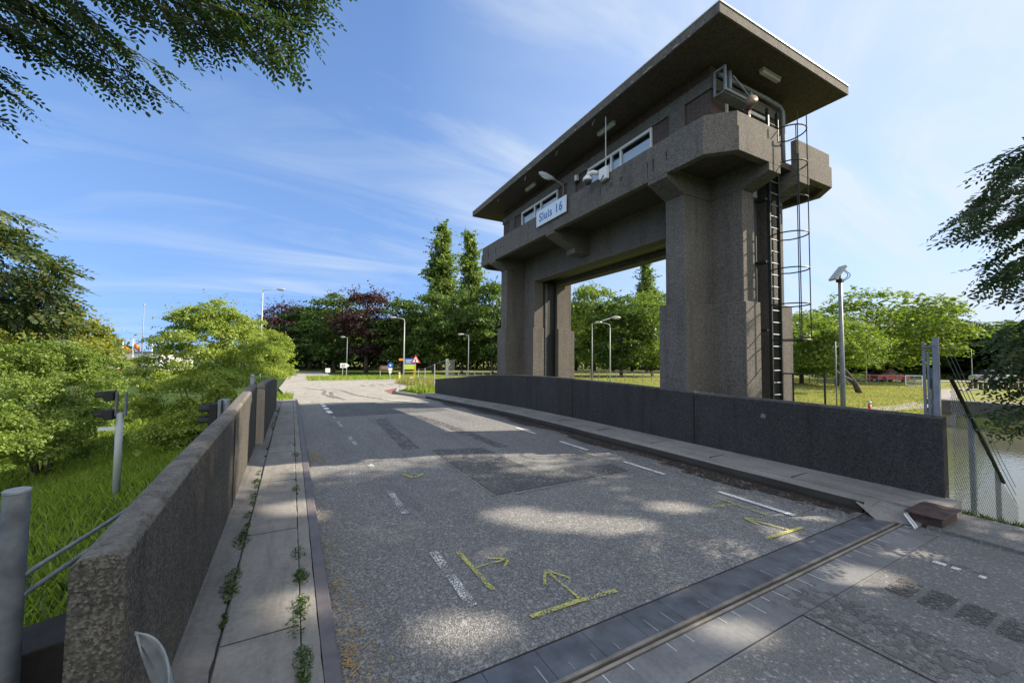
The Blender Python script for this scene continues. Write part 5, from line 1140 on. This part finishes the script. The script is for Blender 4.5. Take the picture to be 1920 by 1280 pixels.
# curled guard rail end
e = empty('guard_rail', rd(-.44, 1.6, -.1), 'curled galvanised guard rail end bent round the near end of the left wall', 'guard rail')
m = MB()
for k in range(25):
    uu = k/24; th_ = PI*.60-uu*PI*1.18; s = -.385+.095*math.cos(th_); t = 1.52+.22*math.sin(th_); zt = .81-.34*uu**1.2; hh = .36*min(1, uu*2.2)**.7+.004
    for q, bulge in ((1, 0), (.72, .018), (.5, .004), (.28, .018), (0, 0)): m.v.append(rd(s+bulge*math.cos(th_), t+bulge*math.sin(th_), zt-hh*q))
m.f = [(i_*5+j_, i_*5+j_+1, (i_+1)*5+j_+1, (i_+1)*5+j_) for i_ in range(24) for j_ in range(4)]
o = m.build('rail_sheet', M['galv'], e, smooth=True, off=e.location); md = o.modifiers.new('thick', 'SOLIDIFY'); md.thickness = .006
MB().box(-.488, -.44, 1.55, 1.72, .05, .60, fn=rd).build('rail_shade', M['black'], e, .004, off=e.location)  # black box standing in for the shade between rail and wall

# signs at the junction
def text_mesh(body, size, mat, parent, loc, right, upv, name='lettering'):
    fc = bpy.data.curves.new(name, 'FONT'); fc.body = body; fc.size = size; fc.extrude = .001; fc.align_x = 'CENTER'; fc.align_y = 'CENTER'
    t_ = bpy.data.objects.new(name, fc); C.objects.link(t_); fc.materials.append(mat)
    me = bpy.data.meshes.new_from_object(t_.evaluated_get(bpy.context.evaluated_depsgraph_get())); bpy.data.objects.remove(t_)
    o = bpy.data.objects.new(name, me); C.objects.link(o); o.parent = parent; n = np.cross(right, upv)
    o.matrix_local = Matrix(((right[0], upv[0], n[0], loc[0]), (right[1], upv[1], n[1], loc[1]), (right[2], upv[2], n[2], loc[2]), (0, 0, 0, 1))); return o
SGN = unit(np.array((-.12, -1.0, 0.0))); SRT = np.array((-SGN[1], SGN[0], 0))  # signs face back along the road
def board(e, c, w, h, mat, nm='board', th=.02):
    m = MB(); pts = [np.array(c)+SRT*a*w/2+np.array((0, 0, bq*h/2))+SGN*k for k in (-th, th) for a, bq in ((-1, -1), (1, -1), (1, 1), (-1, 1))]
    return m.poly(pts, [(0, 1, 2, 3), (4, 5, 6, 7), (0, 1, 5, 4), (1, 2, 6, 5), (2, 3, 7, 6), (3, 0, 4, 7)]).build(nm, mat, e)
def disc(e, c, r, mat, n=20, nm='disc', th=.015, rot=0):
    m = MB(); pts = [np.array(c)+SRT*r*math.cos(2*PI*k/n+rot)+np.array((0, 0, r*math.sin(2*PI*k/n+rot)))+SGN*q for q in (-th, th) for k in range(n)]
    return m.poly(pts, [tuple(range(n)), tuple(range(2*n-1, n-1, -1))]+[(k, (k+1) % n, n+(k+1) % n, n+k) for k in range(n)]).build(nm, mat, e)
def sign_on(px, D, label, r=.035, nm='road_sign'):
    b = gp(px, D, .05); return empty(nm, b, label, 'road sign'), b
def hz(px, py, D, b): return ztop(px, py, D)-b[2]
e, b = sign_on(779, 40, 'red bordered white warning triangle standing right of the curved lamp post')
h = hz(779, 675, 40, b); MB().tube([(0, 0, 0), (0, 0, h)], .035, 8).build('post', M['yellow'], e)
disc(e, SGN*.05+np.array((0, 0, h)), .58, M['red'], 3, 'triangle', .012, PI/2); disc(e, SGN*.08+np.array((0, 0, h-.02)), .36, M['white'], 3, 'inner_triangle', .012, PI/2)
board(e, SGN*.10+np.array((0, 0, h-.02)), .07, .26, M['black'], 'symbol', .012)
e, b = sign_on(767, 41.5, 'blue over yellow information board behind the warning triangle', nm='information_board')
h = hz(767, 672, 41.5, b); w = 21*41.5/F_PX
for a in (-.45, .45): MB().tube([SRT*a*w, SRT*a*w+np.array((0, 0, h))], .03, 8).build('post', M['yellow'], e)
board(e, SGN*.04+np.array((0, 0, h-.28)), w, .62, M['blue'], 'blue_panel'); board(e, SGN*.04+np.array((0, 0, h-.86)), w, .52, plain('lime_panel', (.5, .62, .06), .4), 'lime_panel')
for dz in (.16, .30, .42): board(e, SGN*.065+np.array((0, 0, h-dz)), w*.6, .05, M['white'], 'text_line', .003)
e, b = sign_on(732, 43, 'round blue sign over a small white plate at the junction')
h = hz(732, 684, 43, b); MB().tube([(0, 0, 0), (0, 0, h+.2)], .035, 8).build('post', M['grey'], e); disc(e, SGN*.06+np.array((0, 0, h)), .28, M['blue']); disc(e, SGN*.08+np.array((0, 0, h-.04)), .10, M['white'], 16, 'symbol', .004); board(e, SGN*.06+np.array((0, 0, h-.45)), .42, .26, M['white'], 'plate'); disc(e, SGN*.06+np.array((0, 0, h-.75)), .16, M['white'], 14, 'plate', .012)
e, b = sign_on(722, 49, 'wide brown notice board left of the round blue sign', nm='notice_board')
h = hz(722, 689, 49, b)
for a in (-.55, .55): MB().tube([SRT*a, SRT*a+np.array((0, 0, h+.2))], .04, 8).build('post', M['lamp'], e)
board(e, SGN*.05+np.array((0, 0, h)), 1.15, .55, M['brown'])
for dz in (-.12, .08): board(e, SGN*.075+np.array((0, 0, h+dz)), .8, .05, M['lamp'], 'text_line', .003)
e, b = sign_on(646, 50, 'white pointed direction sign with dark ring under the copper beech')
h = hz(646, 685, 50, b)
for a in (-.2, .25): MB().tube([SRT*a, SRT*a+np.array((0, 0, h))], .035, 8).build('post', M['lamp'], e)
m = MB(); m.poly([SRT*a+np.array((0, 0, h+z))+SGN*k for k in (.03, .06) for a, z in ((-.5, -.3), (.25, -.3), (.6, 0), (.25, .3), (-.5, .3))], [(0, 1, 2, 3, 4), (9, 8, 7, 6, 5)]+[(k, (k+1) % 5, 5+(k+1) % 5, 5+k) for k in range(5)]).build('arrow_board', M['white'], e)
disc(e, SGN*.08+SRT*-.1+np.array((0, 0, h)), .16, M['black'], 18, 'ring', .004); disc(e, SGN*.09+SRT*-.1+np.array((0, 0, h)), .10, M['white'], 18, 'ring_centre', .004)
e, b = sign_on(615, 50, 'small plain white board on the verge left of the pointed white sign', nm='white_board')
h = hz(615, 694, 50, b); MB().tube([(0, 0, 0), (0, 0, h)], .04, 8).build('post', M['lamp'], e); board(e, SGN*.05+np.array((0, 0, h)), .55, .55, M['white'])
b = gp(749, 42, .05); e = empty('bollard', b, 'yellow bollard at the kerb left of the curved lamp post', 'bollard'); h = hz(749, 698, 42, b)
MB().tube([(0, 0, 0), (0, 0, h*.75)], .11, 12).build('body', M['yellow'], e, smooth=True); MB().tube([(0, 0, h*.75), (0, 0, h)], .105, 12).build('top', M['lamp'], e, smooth=True)
b = gp(765, 38, .05); e = empty('road_barrier', b, 'low red and white barrier board beneath the signs', 'barrier'); board(e, np.array((0, 0, .38)), .34, .5, M['red']); board(e, SRT*.36+np.array((0, 0, .42)), .32, .5, M['white'])
for a in (0, .36): MB().tube([SRT*a, SRT*a+np.array((0, 0, .3))], .03, 6).build('foot', M['lamp'], e)
e = empty('orange_plate', at(755, 674, 40.7), 'small orange plate fixed to the curved lamp post', 'plate'); board(e, SRT*-.15, .45, .22, M['orange'])

# white rail fence beside the far end of the right wall
e = empty('rail_fence', gp(800, 32), 'pale rail fence with leaning wires between the signs and the end of the right wall', 'fence')
fp = [(785, 40, 692), (797, 34, 690), (815, 28, 682)]; tops = []
for px, D, yt in fp:
    b = gp(px, D, .1); t_ = np.array((b[0], b[1], ztop(px, yt, D))); tops.append((b, t_)); MB().tube([b, t_], .035, 8).build('post', M['lamp'], e, off=e.location)
b, t_ = gp(838, 25, .1), None; zt = ztop(838, 673, 25); tops.append((b, np.array((b[0], b[1], zt)))); MB().box(b[0]-.07, b[0]+.07, b[1]-.07, b[1]+.07, b[2], zt).build('gate_post', M['lamp'], e, .01, off=e.location)
for k in (.98, .72, .46): MB().tube([bb+(tt-bb)*k for bb, tt in tops], .016, 6).build('rail', M['galv'], e, off=e.location)
b2 = gp(852, 24.4, .1); m = MB()
for u in np.linspace(0, 1, 11):
    q = b+(b2-b)*u; m.tube([q+np.array((0, 0, .2)), (q[0], q[1], zt-.05)], .010, 5)
m.build('bar_panel', M['galv'], e, off=e.location)
# kerb round the grass island
m = MB(); cp = [rd(s, t, zr(t)+.04) for s, t in ((5.75, 18.8), (5.25, 23), (6.2, 27), (8.2, 30), (11.5, 33.5))]; m.tube(cp, .12, 8); tag(m.build('island_kerb', M['slab'], smooth=True), 'curved concrete kerb round the grass island beyond the right wall', 'kerb')

# rail fences along the meadow
def long_fence(pa, pb, Da, Db, n, h, label, rails=(.95, .55), mat='galv'):
    A, B = gp(pa, Da), gp(pb, Db); e = empty('meadow_fence', A, label, 'fence'); P = [A+(B-A)*k/n for k in range(n+1)]; P = [np.array((p[0], p[1], H(p[0], p[1]))) for p in P]
    for p in P: MB().tube([p-np.array((0, 0, .1)), p+np.array((0, 0, h))], .045, 6).build('post', M[mat], e, off=e.location)
    for r_ in rails: MB().tube([p+np.array((0, 0, h*r_)) for p in P], .028, 6).build('rail', M[mat], e, off=e.location)
long_fence(1470, 1730, 43, 41, 16, 1.05, 'long pale wire fence along the far edge of the dry field')
long_fence(1075, 1310, 46, 43, 14, 1.1, 'pale rail fence seen through the tower opening')
long_fence(860, 950, 44, 45, 6, 1.1, 'pale rail fence left of the tower above the right wall')
b = gp(1697, 40); c = gp(1728, 39.5); e = empty('fence_panel', b, 'white framed wire panel standing at the end of the meadow fence', 'panel'); hh = np.array((0, 0, 1.05)); d = c-b
m = MB(); m.tube([(0, 0, 0), hh], .04, 6).tube([hh, d+hh], .04, 6).tube([d, d+hh], .04, 6).tube([(0, 0, .05), d+np.array((0, 0, .05))], .04, 6).build('frame', M['white'], e)
m = MB()
for u in np.linspace(.05, .95, 16): m.tube([d*u, d*u+hh], .008, 4)
for u in np.linspace(.1, .9, 8): m.tube([hh*u, hh*u+d], .008, 4)
m.build('wire_panel', M['wire'], e)
# path, quay, timber posts at the head of the basin
def strip_path(pts, w, name, mat, dz):
    m = MB(); pts = [np.array(p[:2]) for p in pts]; P = []
    for a, b in zip(pts[:-1], pts[1:]):
        for k in range(8): P.append(a+(b-a)*k/8)
    P.append(pts[-1])
    for i, p in enumerate(P):
        d = P[min(i+1, len(P)-1)]-P[max(i-1, 0)]; n_ = np.array((-d[1], d[0]))/np.linalg.norm(d)*w/2
        for q in (p-n_, p, p+n_): m.v.append((q[0], q[1], max(H(q[0], q[1]), H(p[0], p[1]))+dz))
    m.f = [(i*3+k, i*3+k+1, (i+1)*3+k+1, (i+1)*3+k) for i in range(len(P)-1) for k in range(2)]
    return tag(m.build(name, mat), kind='structure')
strip_path([gp(1560, 17)+np.array((0, 1.0, 0)), gp(1690, 20.5), gp(1760, 24), gp(1772, 33), gp(1850, 39), gp(2000, 41)], 1.3, 'path', M['slab'], .05)
strip_path([gp(1700, 52), gp(1900, 49), gp(2150, 46)], 4.5, 'far_road', M['asphalt_far'], .06)
o = MB().box(34.2, 35.4, -6, 9.9, -2.4, -.52).build('quay_wall', slabmat('quay_concrete', (.17, .165, .155), (.08, .08, .075)), None, .05); tag(o, 'weathered concrete quay wall at the head of the water basin', 'quay wall')
m0 = None
for k in range(13):
    b = gp(1818+k*9.5, 36+k*.1); lb_ = 'short dark timber post in the row along the path at the right edge'
    if m0 is None:
        m0 = MB().tube([(0, 0, -.1), (0, 0, .62)], .13, 8).build('timber_post', M['bark']); tag(m0, lb_, 'post', 'row of timber posts by the path'); o = m0
    else: o = m0.copy(); C.objects.link(o)
    o.location = b
# bushes on the basin bank at the right edge
shrub('bank_shrub', gp(1890, 15.5), [((0, 0, .3), (1.0, .9, .55)), ((1.0, -.4, .3), (.9, .8, .5)), ((-.7, .2, .2), (.6, .6, .4)), ((.3, .5, .6), (.5, .5, .4))], 4500, .10, M['leaf'], 61, 'low dark bush overhanging the water at the right edge', 5, .8, 'bark', 60, .35)

# cars
def car(loc, rz, paint, label, s=1.0):
    e = empty('parked_car', loc, label, 'car', None, rz)
    prof = [(-2.1, .32), (-2.15, .62), (-2.0, .86), (-1.35, .95), (1.0, .93), (1.95, .80), (2.15, .58), (2.12, .30), (1.75, .28), (1.3, .28), (-1.2, .28), (-1.75, .28)]
    m = MB(); m.prism(prof, -.86, .86, 'y'); m.build('body', paint, e, .08)
    m = MB(); pts = [(-1.6, -.78, .94), (1.15, -.78, .92), (1.15, .78, .92), (-1.6, .78, .94), (-1.05, -.62, 1.40), (.35, -.62, 1.40), (.35, .62, 1.40), (-1.05, .62, 1.40)]
    m.poly(pts, [(0, 1, 5, 4), (1, 2, 6, 5), (2, 3, 7, 6), (3, 0, 4, 7)]); m.build('windows', M['carglass'], e)
    m = MB(); m.poly([(-1.08, -.64, 1.395), (.38, -.64, 1.395), (.38, .64, 1.395), (-1.08, .64, 1.395), (-1.0, -.58, 1.46), (.28, -.58, 1.46), (.28, .58, 1.46), (-1.0, .58, 1.46)], [(0, 1, 2, 3), (4, 5, 6, 7), (0, 1, 5, 4), (1, 2, 6, 5), (2, 3, 7, 6), (3, 0, 4, 7)]); m.build('roof', paint, e, .02)
    for x in (-1.35, 1.35):
        for y in (-.80, .80): MB().tube([(x, y-.09, .31), (x, y+.09, .31)], .31, 16).build('wheel', M['tyre'], e)
    for y in (-.6, .6): MB().box(2.08, 2.165, y-.18, y+.18, .58, .72).build('headlight', M['lens'], e, .01); MB().box(-2.16, -2.10, y-.15, y+.15, .62, .78).build('tail_light', M['red'], e, .01)
    return e
az = math.atan2(RH[1], RH[0])
car(gp(1662, 48), az+.1, M['carred'], 'red car parked beyond the meadow fence'); car(gp(1862, 48)+np.array((0, 0, .05)), az+PI, M['carsilver'], 'silver car on the far road at the right edge'); car(gp(1842, 56), az, M['black'], 'dark car behind the silver car at the right')
# left background: flag poles, shop building, vehicles
for px, D, lab, fl, yt in ((229, 58, 'leftmost white flag pole, with an orange flag, beyond the thicket', 1, 640), (248, 60, 'white flag pole with an orange flag, second from the left', 1, 636), (284, 62, 'white flag pole without flag, right of the tall mast', 0, 640), (299, 59, 'rightmost white flag pole with an orange flag, beside the birch shrub', 1, 646)):
    b = gp(px, D, .1); h = ztop(px, yt, D)-b[2]; e = empty('flag_pole', b, lab, 'flag pole', 'flag poles in the left background'); MB().tube([(0, 0, 0), (0, 0, h)], [.10, .06], 8).build('pole', M['white'], e, smooth=True)
    if fl:
        m = MB(); nU = 9
        for i in range(nU+1):
            for j in range(3): m.v.append(tuple(RH*(.12+.95*i/nU)+np.array((0, .10*math.sin(i*1.1), h-.5-j*.42-.07*i))))
        m.f = [(i*3+j, i*3+j+1, (i+1)*3+j+1, (i+1)*3+j) for i in range(nU) for j in range(2)]
        o = m.build('flag', M['orange'], e, smooth=True); md = o.modifiers.new('thick', 'SOLIDIFY'); md.thickness = .02
b = gp(215, 78); e = empty('shop_building', b, 'low white building behind the flag poles at the left', 'building', None, az)
MB().box(-9, 9, 0, 8, -.3, 3.4).build('wall', M['white'], e); MB().box(-9.3, 9.3, -.3, 8.3, 3.4, 3.75).build('roof', M['galvdull'], e)
for x in (-7, -4.4, -1.8, .8, 3.4, 6): MB().box(x, x+1.9, -.06, .02, .5, 2.4).build('window', M['carglass'], e)
car(gp(290, 66), az, M['white'], 'white car beside the rightmost flag pole'); car(gp(205, 68), az+PI, M['carsilver'], 'silver car left of the flag poles'); car(gp(160, 64), az, M['white'], 'white car half hidden by the thicket at the left')
